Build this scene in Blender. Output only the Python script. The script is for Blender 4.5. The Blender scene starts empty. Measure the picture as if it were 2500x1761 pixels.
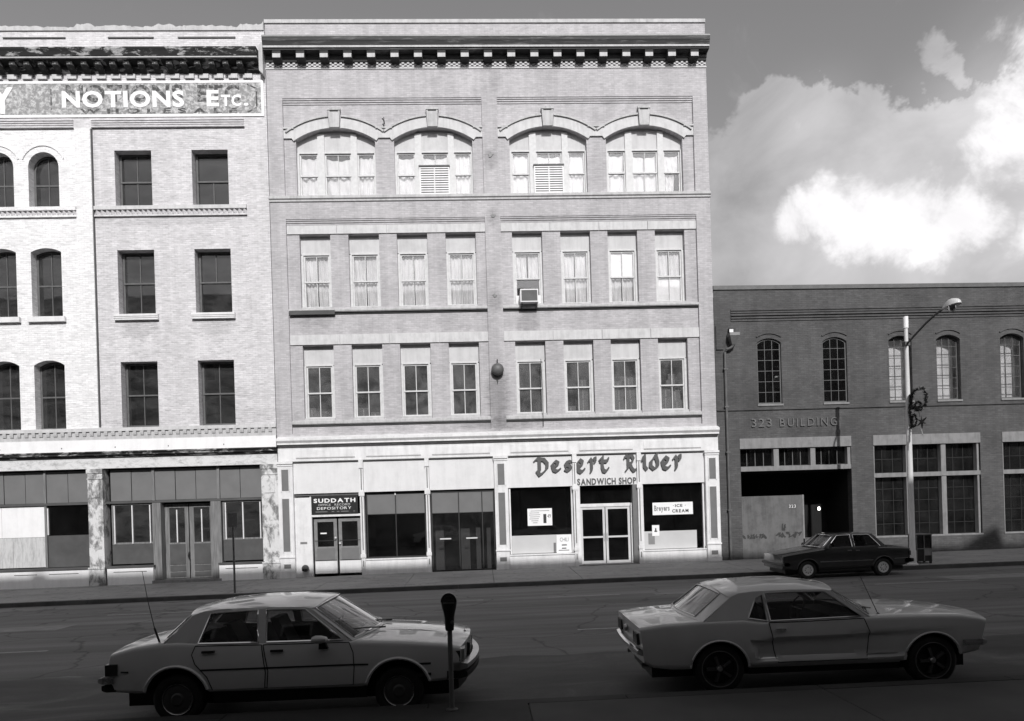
import bpy, bmesh, math, random
import numpy as np
from mathutils import Matrix, Vector
from mathutils.geometry import delaunay_2d_cdt
random.seed(7)
rad = math.radians
S = bpy.context.scene
COL = S.collection

# ------------------------------------------------------------------ camera
YAW, ROLL = rad(2.38), rad(1.72)
fw = Vector((math.sin(YAW), math.cos(YAW), 0)); r0 = Vector((math.cos(YAW), -math.sin(YAW), 0)); u0 = Vector((0, 0, 1))
cr = math.cos(ROLL) * r0 - math.sin(ROLL) * u0
cu = math.sin(ROLL) * r0 + math.cos(ROLL) * u0
cam = bpy.data.cameras.new('camera'); cam.sensor_width = 36; cam.lens = 25.085
cam.shift_y = 0.1422; cam.clip_start = 0.1; cam.clip_end = 3000
co = bpy.data.objects.new('camera', cam); COL.objects.link(co)
co.matrix_world = Matrix(((cr.x, cu.x, -fw.x, 0.0), (cr.y, cu.y, -fw.y, -28.0), (cr.z, cu.z, -fw.z, 2.45), (0, 0, 0, 1)))
S.camera = co

# ------------------------------------------------------------------ sun and sky
EL, AZ = rad(33), rad(6.3)          # sun behind the viewpoint, a little to the right
sdir = Vector((math.sin(AZ) * math.cos(EL), -math.cos(AZ) * math.cos(EL), math.sin(EL)))
sun = bpy.data.lights.new('sun', 'SUN'); sun.energy = 3.2; sun.angle = rad(0.55); sun.color = (1, .99, .985)
so = bpy.data.objects.new('sun', sun); COL.objects.link(so)
so.rotation_euler = sdir.to_track_quat('Z', 'Y').to_euler(); so.location = (10, -60, 60)

wd = bpy.data.worlds.new('World'); S.world = wd; wd.use_nodes = True
nt = wd.node_tree; nt.nodes.clear()
def N(tree, t, **kw):
    n = tree.nodes.new(t)
    for k, v in kw.items():
        if k.startswith('i_'):
            n.inputs[k[2:].replace('_', ' ')].default_value = v
        else: setattr(n, k, v)
    return n
def math_n(tree, op, a, b=None, c=None, clamp=False):
    n = tree.nodes.new('ShaderNodeMath'); n.operation = op; n.use_clamp = clamp
    for i, v in enumerate((a, b, c)):
        if v is None: continue
        if isinstance(v, (int, float)): n.inputs[i].default_value = v
        else: tree.links.new(v, n.inputs[i])
    return n.outputs[0]
def maprange(tree, v, a, b, c=0.0, d=1.0, smooth=True):
    n = tree.nodes.new('ShaderNodeMapRange'); n.interpolation_type = 'SMOOTHSTEP' if smooth else 'LINEAR'
    tree.links.new(v, n.inputs[0])
    for i, x in enumerate((a, b, c, d)): n.inputs[i + 1].default_value = x
    return n.outputs[0]
out = N(nt, 'ShaderNodeOutputWorld'); bg = N(nt, 'ShaderNodeBackground'); nt.links.new(bg.outputs[0], out.inputs[0])
sky = N(nt, 'ShaderNodeTexSky', sky_type='NISHITA', sun_disc=False, sun_elevation=EL, sun_rotation=math.pi - AZ, altitude=0)
sky.air_density = 1.0; sky.dust_density = 1.5; sky.ozone_density = 1.0
bw = N(nt, 'ShaderNodeRGBToBW'); nt.links.new(sky.outputs[0], bw.inputs[0])
tc = N(nt, 'ShaderNodeTexCoord')
nrm = N(nt, 'ShaderNodeVectorMath', operation='NORMALIZE'); nt.links.new(tc.outputs['Generated'], nrm.inputs[0])
D = nrm.outputs[0]
def noise_w(scale, detail, rough, off=(0, 0, 0), stretch=(1, 1, 1), dist=0.0):
    mp = N(nt, 'ShaderNodeMapping'); mp.inputs['Location'].default_value = off; mp.inputs['Scale'].default_value = stretch
    nt.links.new(D, mp.inputs[0])
    n = N(nt, 'ShaderNodeTexNoise'); n.inputs['Scale'].default_value = scale; n.inputs['Detail'].default_value = detail
    n.inputs['Roughness'].default_value = rough; n.inputs['Distortion'].default_value = dist
    nt.links.new(mp.outputs[0], n.inputs[0]); return n.outputs[0]
# blobs are looked up along a direction stirred by noise, so that their edges billow
def stir(amount, scale, off):
    mp = N(nt, 'ShaderNodeMapping'); mp.inputs['Location'].default_value = off; nt.links.new(D, mp.inputs[0])
    n = N(nt, 'ShaderNodeTexNoise'); n.inputs['Scale'].default_value = scale; n.inputs['Detail'].default_value = 6; n.inputs['Roughness'].default_value = .62; nt.links.new(mp.outputs[0], n.inputs[0])
    s = N(nt, 'ShaderNodeVectorMath', operation='SUBTRACT'); nt.links.new(n.outputs['Color'], s.inputs[0]); s.inputs[1].default_value = (.5, .5, .5)
    k = N(nt, 'ShaderNodeVectorMath', operation='SCALE'); nt.links.new(s.outputs[0], k.inputs[0]); k.inputs['Scale'].default_value = amount
    a_ = N(nt, 'ShaderNodeVectorMath', operation='ADD'); nt.links.new(D, a_.inputs[0]); nt.links.new(k.outputs[0], a_.inputs[1])
    z = N(nt, 'ShaderNodeVectorMath', operation='NORMALIZE'); nt.links.new(a_.outputs[0], z.inputs[0]); return z.outputs[0]
DS = DH = stir(.20, 5.5, (4, 1, 8))
def blob(d, r0, r1, V, w=1):
    d = Vector(d).normalized()
    n = N(nt, 'ShaderNodeVectorMath', operation='DOT_PRODUCT'); nt.links.new(V, n.inputs[0]); n.inputs[1].default_value = d
    ac = math_n(nt, 'ARCCOSINE', math_n(nt, 'MINIMUM', n.outputs['Value'], .999999))
    return maprange(nt, ac, r1, r0, 0, w)
def smax(l):
    o = l[0]
    for x in l[1:]: o = math_n(nt, 'MAXIMUM', o, x)
    return o
# directions (unit vectors) of the cloud bank over the low building, with inner and outer angular size
SOFT = [((0.4, 0.816, 0.417), 0.0517, 0.1091, 1), ((0.369, 0.848, 0.38), 0.0517, 0.1263, 1), ((0.442, 0.814, 0.377), 0.0517, 0.1206, 1), ((0.511, 0.777, 0.368), 0.0517, 0.1206, 1), ((0.542, 0.747, 0.385), 0.0344, 0.1091, 1), ((0.323, 0.876, 0.357), 0.0402, 0.1148, 1), ((0.304, 0.902, 0.305), 0.0287, 0.0976, 0.9), ((0.57, 0.75, 0.337), 0.0517, 0.1320, 1), ((0.471, 0.837, 0.28), 0.0459, 0.1435, 1), ((0.572, 0.781, 0.25), 0.0459, 0.1435, 1), ((0.379, 0.877, 0.295), 0.0402, 0.1148, 0.95), ((0.5, 0.728, 0.47), 0.0000, 0.0517, 0.7)]
HARD = [((0.403, 0.86, 0.314), 0.0000, 0.0631, 0.7), ((0.442, 0.836, 0.326), 0.0000, 0.0861, 0.95), ((0.49, 0.806, 0.333), 0.0000, 0.0947, 1), ((0.53, 0.787, 0.315), 0.0000, 0.0804, 0.95), ((0.559, 0.727, 0.4), 0.0000, 0.0861, 1), ((0.585, 0.709, 0.394), 0.0000, 0.1033, 1), ((0.599, 0.749, 0.283), 0.0000, 0.0689, 0.9), ((0.556, 0.748, 0.363), 0.0000, 0.0574, 0.62), ((0.396, 0.812, 0.429), 0.0000, 0.0545, 0.55), ((0.434, 0.817, 0.379), 0.0000, 0.0631, 0.4)]
SKY_K, MID_K, MID_0, HAZE_V, HARD_V = 1.3, 5.4, 1.5, 4.6, 6.5
n_big = noise_w(3.0, 3, .5, (1.3, 4.2, .7), (1, 1, 1.8))
n_fine = noise_w(9.0, 8, .66, (3.1, .2, 5.0), (1, 1, 1.3), .6)
n_shade = noise_w(5.5, 5, .6, (7.0, 2.2, 1.0), (1, 1, 1.4), .5)
soft = smax([blob(d, a, b, DS, w) for d, a, b, w in SOFT]); hard = smax([blob(d, 0, b * 1.2, DH, w) for d, a, b, w in HARD])
# cover: the bank in view plus scattered cloud all round the low sky
sep = N(nt, 'ShaderNodeSeparateXYZ'); nt.links.new(D, sep.inputs[0])
low = maprange(nt, sep.outputs[2], .75, .05)
cov = math_n(nt, 'ADD', math_n(nt, 'MULTIPLY', n_fine, .9), math_n(nt, 'MULTIPLY', n_big, .35))
c_all = maprange(nt, math_n(nt, 'ADD', cov, math_n(nt, 'MULTIPLY', low, .10)), .70, .98, 0, .55)
c_soft = maprange(nt, math_n(nt, 'ADD', math_n(nt, 'MULTIPLY', soft, .85), math_n(nt, 'MULTIPLY', n_fine, 1.05)), .86, 1.10)
c_hard = maprange(nt, math_n(nt, 'ADD', math_n(nt, 'MULTIPLY', hard, .85), math_n(nt, 'MULTIPLY', n_fine, .95)), .82, 1.26)
haze = maprange(nt, sep.outputs[2], .40, .02, 0, .55)
sky_v = math_n(nt, 'MULTIPLY', bw.outputs[0], SKY_K)
mid_v = math_n(nt, 'ADD', math_n(nt, 'MULTIPLY', n_shade, MID_K), MID_0)
def mixf(a, b, f):
    n = N(nt, 'ShaderNodeMix', data_type='FLOAT')
    nt.links.new(f, n.inputs[0])
    for i, v in ((2, a), (3, b)):
        if isinstance(v, (int, float)): n.inputs[i].default_value = v
        else: nt.links.new(v, n.inputs[i])
    return n.outputs[0]
glow = smax([blob(d, 0, b * 1.65, D, w) for d, a, b, w in HARD])
mid_v = math_n(nt, 'ADD', mid_v, math_n(nt, 'MULTIPLY', glow, 2.0))
c_soft = math_n(nt, 'MAXIMUM', c_soft, math_n(nt, 'MULTIPLY', glow, .6))
v = mixf(sky_v, HAZE_V, haze)
v = mixf(v, mid_v, smax([c_all, math_n(nt, 'MULTIPLY', c_soft, .92)]))
v = mixf(v, math_n(nt, 'ADD', math_n(nt, 'MULTIPLY', n_shade, 6.0), HARD_V), c_hard)
comb = N(nt, 'ShaderNodeCombineColor')
nt.links.new(v, comb.inputs[0]); nt.links.new(math_n(nt, 'MULTIPLY', v, .985), comb.inputs[1]); nt.links.new(v, comb.inputs[2])
nt.links.new(comb.outputs[0], bg.inputs[0]); bg.inputs[1].default_value = 0.1
S.view_settings.view_transform = 'Standard'; S.view_settings.look = 'None'; S.view_settings.gamma = 1
S.view_settings.exposure = 0.15; S.view_settings.use_curve_mapping = False
S.render.engine = 'CYCLES'

# ------------------------------------------------------------------ materials
MATS = {}
def nodes(name):
    m = bpy.data.materials.new(name); m.use_nodes = True; t = m.node_tree; t.nodes.clear()
    o = t.nodes.new('ShaderNodeOutputMaterial'); b = t.nodes.new('ShaderNodeBsdfPrincipled'); t.links.new(b.outputs[0], o.inputs[0])
    MATS[name] = m; return m, t, b
def g3(v): return (v, v * .998, v, 1)
def coords(t, stretch=(1, 1, 1)):
    tcn = t.nodes.new('ShaderNodeTexCoord'); mp = t.nodes.new('ShaderNodeMapping'); mp.inputs['Scale'].default_value = stretch
    t.links.new(tcn.outputs['Object'], mp.inputs[0]); return mp.outputs[0]
def nz(t, vec, scale, detail=4, rough=.55, dist=0):
    n = t.nodes.new('ShaderNodeTexNoise'); n.inputs['Scale'].default_value = scale; n.inputs['Detail'].default_value = detail
    n.inputs['Roughness'].default_value = rough; n.inputs['Distortion'].default_value = dist; t.links.new(vec, n.inputs[0]); return n.outputs[0]
def ramp(t, fac, stops):
    r = t.nodes.new('ShaderNodeValToRGB'); e = r.color_ramp.elements
    while len(e) < len(stops): e.new(.5)
    for i, (p, v) in enumerate(stops): e[i].position = p; e[i].color = g3(v)
    t.links.new(fac, r.inputs[0]); return r.outputs[0]
def mixc(t, a, b, f, mode='MIX'):
    n = t.nodes.new('ShaderNodeMix'); n.data_type = 'RGBA'; n.blend_type = mode
    if isinstance(f, (int, float)): n.inputs[0].default_value = f
    else: t.links.new(f, n.inputs[0])
    for i, v in ((6, a), (7, b)):
        if isinstance(v, (tuple, list)): n.inputs[i].default_value = v
        elif isinstance(v, (int, float)): n.inputs[i].default_value = g3(v)
        else: t.links.new(v, n.inputs[i])
    return n.outputs[2]
def bump(t, b, h, strength=.3, dist=.02):
    n = t.nodes.new('ShaderNodeBump'); n.inputs['Strength'].default_value = strength; n.inputs['Distance'].default_value = dist
    t.links.new(h, n.inputs['Height']); t.links.new(n.outputs[0], b.inputs['Normal'])
def plain(name, v, rough=.7, var=.15, scale=6, detail=5, bmp=0, stretch=(1, 1, 1), metal=0, coat=0, spec=.5):
    m, t, b = nodes(name); c = coords(t, stretch)
    n = nz(t, c, scale, detail)
    t.links.new(ramp(t, n, [(.3, v * (1 - var)), (.7, v * (1 + var))]), b.inputs['Base Color'])
    b.inputs['Roughness'].default_value = rough; b.inputs['Metallic'].default_value = metal
    b.inputs['Specular IOR Level'].default_value = spec
    if coat: b.inputs['Coat Weight'].default_value = coat; b.inputs['Coat Roughness'].default_value = .07; b.inputs['Coat IOR'].default_value = 1.6
    if bmp: bump(t, b, n, bmp, .01)
    return m
def brick(name, v, mortar, var=.12, bw_=.215, bh=.075, dirt=.18, bmp=.35, dirtscale=.7, streak=0, msize=.009, dirt1=None, stains=()):
    m, t, b = nodes(name)
    tcn = t.nodes.new('ShaderNodeTexCoord'); sp = t.nodes.new('ShaderNodeSeparateXYZ'); t.links.new(tcn.outputs['Object'], sp.inputs[0])
    ad = math_n(t, 'ADD', sp.outputs[0], sp.outputs[1]); cb = t.nodes.new('ShaderNodeCombineXYZ')
    t.links.new(ad, cb.inputs[0]); t.links.new(sp.outputs[2], cb.inputs[1])
    bt = t.nodes.new('ShaderNodeTexBrick'); t.links.new(cb.outputs[0], bt.inputs[0])
    bt.inputs['Scale'].default_value = 1; bt.inputs['Brick Width'].default_value = bw_; bt.inputs['Row Height'].default_value = bh
    bt.inputs['Mortar Size'].default_value = msize; bt.inputs['Mortar Smooth'].default_value = .3
    bt.inputs['Color1'].default_value = g3(v * (1 - var)); bt.inputs['Color2'].default_value = g3(v * (1 + var)); bt.inputs['Mortar'].default_value = g3(mortar)
    n1 = nz(t, tcn.outputs['Object'], dirtscale, 6, .6); 
    mp = t.nodes.new('ShaderNodeMapping'); mp.inputs['Scale'].default_value = (3.0, 3.0, 14.0); t.links.new(tcn.outputs['Object'], mp.inputs[0])
    n2 = nz(t, mp.outputs[0], 1.2, 5, .65)
    d1 = dirt if dirt1 is None else dirt1
    d = mixc(t, bt.outputs[0], ramp(t, n1, [(.3, 1 - d1 * 1.5), (.65, 1 + d1 * .3)]), 1.0, 'MULTIPLY')
    d = mixc(t, d, ramp(t, n2, [(.33, 1 - dirt), (.52, 1.0)]), 1.0, 'MULTIPLY')
    if streak:
        mp2 = t.nodes.new('ShaderNodeMapping'); mp2.inputs['Scale'].default_value = (2.2, 2.2, .12); t.links.new(tcn.outputs['Object'], mp2.inputs[0])
        n3 = nz(t, mp2.outputs[0], 1.5, 5, .6)
        d = mixc(t, d, ramp(t, n3, [(.42, 1 - streak), (.6, 1.0)]), 1.0, 'MULTIPLY')
    for sx, sz, rx, rz, am in stains:   # soot and rust runs below fixings
        q1 = math_n(t, 'DIVIDE', math_n(t, 'SUBTRACT', sp.outputs[0], sx), rx); q2 = math_n(t, 'DIVIDE', math_n(t, 'SUBTRACT', sp.outputs[2], sz), rz)
        r2 = math_n(t, 'ADD', math_n(t, 'MULTIPLY', q1, q1), math_n(t, 'MULTIPLY', q2, q2))
        r2 = math_n(t, 'ADD', r2, math_n(t, 'MULTIPLY', math_n(t, 'SUBTRACT', n2, .5), 1.6))
        d = mixc(t, d, ramp(t, maprange(t, r2, 1.3, 0.0, 0, am), [(0, 1.0), (1, .0)]), 1.0, 'MULTIPLY')
    t.links.new(d, b.inputs['Base Color']); b.inputs['Roughness'].default_value = .85; b.inputs['Specular IOR Level'].default_value = .25
    bump(t, b, math_n(t, 'SUBTRACT', n2, math_n(t, 'MULTIPLY', bt.outputs['Fac'], 1.2)), bmp, .012)
    return m
def worn(name, top, under, cut=.5, wid=.05, scale=3, rough=.7, stretch=(1, 1, 1), bmp=.2):
    """paint worn through to what lies under it"""
    m, t, b = nodes(name); c = coords(t, stretch)
    n = nz(t, c, scale, 9, .68, .4); n2 = nz(t, c, scale * 7, 4)
    a = ramp(t, n2, [(.3, top * .9), (.7, top)]); u = ramp(t, n2, [(.3, under * .7), (.7, under * 1.2)])
    f = maprange(t, n, cut - wid, cut + wid)
    t.links.new(mixc(t, a, u, f), b.inputs['Base Color']); b.inputs['Roughness'].default_value = rough
    bump(t, b, n, bmp, .01); return m
def glass(name, tint=.55, dirt=.10, dirt_v=.35, rough=.03, scale=1.5, ior=1.5, streak=(1, 1, 1)):
    """thin pane: clear part lets light through, Fresnel reflection on top, plus a film of dust"""
    m = bpy.data.materials.new(name); m.use_nodes = True; t = m.node_tree; t.nodes.clear(); MATS[name] = m
    o = t.nodes.new('ShaderNodeOutputMaterial'); tr = t.nodes.new('ShaderNodeBsdfTransparent'); gl = t.nodes.new('ShaderNodeBsdfGlossy')
    tr.inputs[0].default_value = g3(tint); gl.inputs['Roughness'].default_value = rough; gl.inputs[0].default_value = (.95, .95, .95, 1)
    fr = t.nodes.new('ShaderNodeFresnel'); fr.inputs[0].default_value = ior
    c = coords(t, streak)
    wv = nz(t, c, .8, 2); bp = t.nodes.new('ShaderNodeBump'); bp.inputs['Strength'].default_value = .05; bp.inputs['Distance'].default_value = .05
    t.links.new(wv, bp.inputs['Height']); t.links.new(bp.outputs[0], gl.inputs['Normal'])
    fac = math_n(t, 'MULTIPLY', fr.outputs[0], 1.7, clamp=True)
    mx = t.nodes.new('ShaderNodeMixShader'); t.links.new(fac, mx.inputs[0]); t.links.new(tr.outputs[0], mx.inputs[1]); t.links.new(gl.outputs[0], mx.inputs[2])
    df = t.nodes.new('ShaderNodeBsdfDiffuse'); df.inputs[0].default_value = g3(dirt_v)
    n = nz(t, c, scale, 6, .6, .5); f2 = maprange(t, n, .25, .75, dirt * .35, dirt * 1.6)
    m2 = t.nodes.new('ShaderNodeMixShader'); t.links.new(f2, m2.inputs[0]); t.links.new(mx.outputs[0], m2.inputs[1]); t.links.new(df.outputs[0], m2.inputs[2])
    t.links.new(m2.outputs[0], o.inputs[0]); return m
def emit(name, v, strength):
    m, t, b = nodes(name); b.inputs['Base Color'].default_value = g3(v); b.inputs['Emission Color'].default_value = (1, .97, .9, 1); b.inputs['Emission Strength'].default_value = strength
    return m

brick('buff_brick', .51, .455, .09, dirt=.17, dirt1=.10, streak=.10, bmp=.3, stains=[(.75, 6.8, .5, 1.5, .34), (.75, 10.5, .3, .5, .26), (.74, 16.1, .3, .5, .3), (.9, 5.7, 1.6, .3, .3), (2.0, 9.6, .45, .75, .22), (.75, 13.8, .3, .4, .22), (-6.3, 9.9, .9, .25, .15), (1.0, 19.2, .3, .5, .12)])
brick('white_brick', .68, .60, .09, dirt=.24, dirt1=.07, dirtscale=1.2, streak=.07, stains=[(-13.0, 9.7, .9, .35, .16), (-10.1, 9.7, .9, .35, .16), (-12, 13.85, 3.5, .2, .14), (-9.0, 6.2, 1.2, .4, .14), (-13.0, 6.0, 1.6, .3, .1)], bmp=.5)
brick('bright_brick', .82, .70, .09, dirt=.22, dirt1=.05, dirtscale=1.5, bmp=.4)
brick('dark_brick', .108, .09, .12, dirt=.20, streak=.10, bmp=.3)
brick('side_brick', .22, .17, .15)
def grimy(name, v, rough=.5, dirt=.14, sc=1.0):
    m, t, b = nodes(name); a = nz(t, coords(t, (3.5 * sc, 3.5 * sc, .35 * sc)), 1.3, 6, .65, .3); c = nz(t, coords(t), 2.2 * sc, 7, .65); f = nz(t, coords(t), 30, 4)
    d = mixc(t, ramp(t, a, [(.32, 1 - dirt), (.56, 1.0)]), ramp(t, c, [(.34, 1 - dirt * .9), (.55, 1.0)]), 1.0, 'MULTIPLY')
    d = mixc(t, d, ramp(t, f, [(.3, v * .96), (.7, v)]), 1.0, 'MULTIPLY')
    t.links.new(d, b.inputs['Base Color']); b.inputs['Roughness'].default_value = rough; bump(t, b, c, .06, .01); return m
grimy('stone', .53, .8, .2, 1.6)
grimy('stone_light', .61, .8, .15, 1.4)
grimy('transom_board', .58, .75, .13)
grimy('board_white', .72, .6, .08)
grimy('white_paint', .75, .5, .12)
grimy('iron_white', .78, .5, .15)
plain('sash_paint', .57, .6, .1, 8)
plain('sash_dark', .10, .6, .2, 8)
plain('grey_inset', .15, .6, .08, 4)
plain('dark_line', .035, .8, .3, 8)
worn('cornice_old', .016, .42, .555, .05, 1.7, .85, (1, 1, 3))
worn('cornice_main', .045, .20, .60, .10, 1.6, .8, (.6, 1, 6))
grimy('sign_white', .86, .6, .07)
worn('sign_field', .26, .58, .53, .10, 7, .85)
worn('ghost', .07, .34, .54, .08, 6, .85)
grimy('concrete', .25, .85, .22, 1.5)
grimy('plaster', .14, .9, .3, 1.2)
plain('interior', .05, .9, .2, 2)
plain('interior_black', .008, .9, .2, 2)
plain('curtain', .74, .9, .05, 3)
plain('sheer', .64, .9, .22, 1.6, stretch=(2, 2, .7))
plain('carton', .36, .8, .12, 3)
plain('paper', .82, .6, .03, 4)
plain('ink', .03, .6, .1, 4)
plain('ink_grey', .22, .6, .1, 4)
plain('letter_grey', .075, .5, .08, 4)
plain('letter_side', .04, .6, .1, 4)
plain('sign_black', .022, .35, .2, 5)
plain('letter_metal', .26, .3, .1, 6, metal=.6)
plain('black_metal', .018, .45, .3, 9)
plain('grey_metal', .20, .5, .2, 6)
plain('zinc', .10, .55, .2, 4)
plain('pole_paint', .62, .4, .08, 3, stretch=(1, 1, .3))
plain('door_wood', .17, .7, .35, 3, stretch=(6, 6, .5), bmp=.15)
plain('old_board', .075, .8, .18, 2.2, bmp=.1)
plain('grey_board', .155, .75, .07, 2, detail=3)
worn('pilaster_old', .66, .20, .52, .08, 3.2, .8, (1, 1, .6))
worn('fascia_old', .70, .44, .56, .12, 2.0, .8, (1.5, 1, 3))
worn('plywood', .58, .40, .55, .15, 2.2, .8, (5, 5, .7))
plain('shop_board', .52, .7, .05, 2)
plain('aluminium', .60, .35, .05, 5)
plain('dark_frame', .03, .4, .2, 5)
plain('ac_grille', .12, .6, .2, 40)
plain('tarp', .16, .9, .2, 2)
glass('window_glass', .8, .20, .30)
glass('clear_glass', .97, .03, .5)
glass('shop_glass', .35, .012, .3)
glass('vacant_glass', .55, .04, .25)
glass('dark_glass', .5, .04, .2)
glass('dusty_glass', .35, .17, .17, scale=1.0, streak=(1, 1, 2.5))
glass('car_glass', .62, .015, .3, .02)

# ------------------------------------------------------------------ mesh helpers
def inside(p, poly):
    x, y = p; c = False; n = len(poly); j = n - 1
    for i in range(n):
        xi, yi = poly[i]; xj, yj = poly[j]
        if (yi > y) != (yj > y) and x < (xj - xi) * (y - yi) / (yj - yi) + xi: c = not c
        j = i
    return c
def area2(poly):
    return sum(poly[i - 1][0] * poly[i][1] - poly[i][0] * poly[i - 1][1] for i in range(len(poly)))
def densify(poly, step):
    o = []
    for i in range(len(poly)):
        a, b = poly[i], poly[(i + 1) % len(poly)]; d = math.hypot(b[0] - a[0], b[1] - a[1]); n = max(1, int(d / step + .5))
        for k in range(n): o.append((a[0] + (b[0] - a[0]) * k / n, a[1] + (b[1] - a[1]) * k / n))
    return o
def triangulate(outline, holes=(), grid=0):
    """2D triangulation of an outline with holes; grid adds inner points so the sheet can bend"""
    if grid:
        outline = densify(outline, grid); holes = [densify(h, grid) for h in holes]
    pts, edges, loops = [], [], []
    for lp in [outline] + list(holes):
        s = len(pts); pts += [Vector((float(p[0]), float(p[1]))) for p in lp]; n = len(lp); edges += [(s + i, s + (i + 1) % n) for i in range(n)]
    if grid:
        xs = [p[0] for p in outline]; ys = [p[1] for p in outline]
        x = min(xs) + grid * .5
        while x < max(xs):
            y = min(ys) + grid * .5
            while y < max(ys):
                if inside((x, y), outline) and not any(inside((x, y), h) for h in holes): pts.append(Vector((x, y)))
                y += grid
            x += grid
    r = delaunay_2d_cdt(pts, edges, [], 0, 1e-5)
    v = [(p[0], p[1]) for p in r[0]]; tri = []
    for f in r[2]:
        c = (sum(v[i][0] for i in f) / len(f), sum(v[i][1] for i in f) / len(f))
        if inside(c, outline) and not any(inside(c, h) for h in holes):
            f = list(f)
            if area2([v[i] for i in f]) < 0: f.reverse()
            tri.append(f)
    return v, tri
def boundary(tri):
    e = {}
    for f in tri:
        for i in range(len(f)):
            a, b = f[i], f[(i + 1) % len(f)]
            e[(a, b)] = 1
    return [(a, b) for (a, b) in e if (b, a) not in e]

class MB:
    def __init__(s): s.v = []; s.f = []; s.m = []
    def add(s, vs, fs, mi=0):
        o = len(s.v); s.v += [tuple(p) for p in vs]; s.f += [tuple(i + o for i in f) for f in fs]; s.m += [mi] * len(fs); return s
    def box(s, x0, x1, y0, y1, z0, z1, mi=0):
        return s.add([(x0, y0, z0), (x1, y0, z0), (x1, y1, z0), (x0, y1, z0), (x0, y0, z1), (x1, y0, z1), (x1, y1, z1), (x0, y1, z1)],
                     [(0, 3, 2, 1), (4, 5, 6, 7), (0, 1, 5, 4), (1, 2, 6, 5), (2, 3, 7, 6), (3, 0, 4, 7)], mi)
    def hexa(s, p, mi=0):
        return s.add(p, [(0, 3, 2, 1), (4, 5, 6, 7), (0, 1, 5, 4), (1, 2, 6, 5), (2, 3, 7, 6), (3, 0, 4, 7)], mi)
    def prism_x(s, prof, x0, x1, mi=0):
        """profile of (y,z) points swept along x"""
        n = len(prof); a = area2(prof)
        if a < 0: prof = prof[::-1]
        vs = [(x0, y, z) for y, z in prof] + [(x1, y, z) for y, z in prof]
        fs = [(i, n + i, n + (i + 1) % n, (i + 1) % n) for i in range(n)]
        fs = [f[::-1] for f in fs]
        return s.add(vs, fs + [tuple(range(n))[::-1], tuple(range(n, 2 * n))], mi)
    def plate(s, outline, y0, y1, holes=(), mi=0):
        """flat piece in the x-z plane, front at y0, back at y1 (y0<y1)"""
        v, tri = triangulate(outline, holes); n = len(v)
        vs = [(x, y0, z) for x, z in v] + [(x, y1, z) for x, z in v]
        fs = [tuple(f) for f in tri] + [tuple(i + n for i in reversed(f)) for f in tri]
        fs += [(b, a, a + n, b + n) for a, b in boundary(tri)]
        return s.add(vs, fs, mi)
    def wall(s, outline, holes, y, depth, mi=0):
        """wall face at y with openings whose reveals run back by depth"""
        v, tri = triangulate(outline, holes); s.add([(x, y, z) for x, z in v], tri, mi)
        for h in holes:
            if area2(h) < 0: h = h[::-1]
            n = len(h); vs = [(x, y, z) for x, z in h] + [(x, y + depth, z) for x, z in h]
            s.add(vs, [((i + 1) % n, i, n + i, n + (i + 1) % n)[::-1] for i in range(n)], mi)
        return s
    def sheet(s, outline, holes, fmap, grid=.06, thick=None, mi=0):
        """bent sheet: 2D outline with holes mapped into 3D by fmap; thick(p) gives the back point"""
        v, tri = triangulate(outline, holes, grid); n = len(v)
        P = [fmap(a, b) for a, b in v]; s.add(P, tri, mi)
        if thick:
            Q = [thick(a, b) for a, b in v]
            o = len(s.v) - n; o2 = len(s.v); s.v += [tuple(q) for q in Q]
            bd = boundary(tri)
            s.f += [(o + b, o + a, o2 + a, o2 + b) for a, b in bd]; s.m += [mi] * len(bd)
            s.f += [tuple(o2 + i for i in reversed(f)) for f in tri]; s.m += [mi] * len(tri)
        return s
    def tube(s, pts, r, n=8, caps=True, mi=0):
        pts = [Vector(p) for p in pts]; rs = r if isinstance(r, (list, tuple)) else [r] * len(pts); o = len(s.v); up = Vector((0, 0, 1))
        for k, p in enumerate(pts):
            d = (pts[min(k + 1, len(pts) - 1)] - pts[max(k - 1, 0)]).normalized()
            a = d.cross(up if abs(d.z) < .95 else Vector((1, 0, 0))).normalized(); b = d.cross(a).normalized()
            for i in range(n):
                t = 2 * math.pi * i / n; s.v.append(tuple(p + (a * math.cos(t) + b * math.sin(t)) * rs[k]))
        for k in range(len(pts) - 1):
            for i in range(n):
                j = (i + 1) % n; s.f.append((o + k * n + i, o + k * n + j, o + (k + 1) * n + j, o + (k + 1) * n + i)); s.m.append(mi)
        if caps:
            s.f.append(tuple(o + i for i in range(n))[::-1]); s.f.append(tuple(o + (len(pts) - 1) * n + i for i in range(n))); s.m += [mi, mi]
        return s
    def lathe(s, prof, c=(0, 0, 0), axis='z', n=24, mi=0, closed=False):
        """profile of (radius, height) turned about an axis through c"""
        o = len(s.v)
        for r, h in prof:
            for i in range(n):
                t = 2 * math.pi * i / n; a, b = r * math.cos(t), r * math.sin(t)
                s.v.append((c[0] + a, c[1] + b, c[2] + h) if axis == 'z' else (c[0] + a, c[1] + h, c[2] + b) if axis == 'y' else (c[0] + h, c[1] + a, c[2] + b))
        m = len(prof)
        for k in range(m if closed else m - 1):
            k2 = (k + 1) % m
            for i in range(n):
                j = (i + 1) % n; q = (o + k * n + i, o + k * n + j, o + k2 * n + j, o + k2 * n + i)
                s.f.append(q if axis != 'y' else q[::-1]); s.m.append(mi)
        return s
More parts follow.
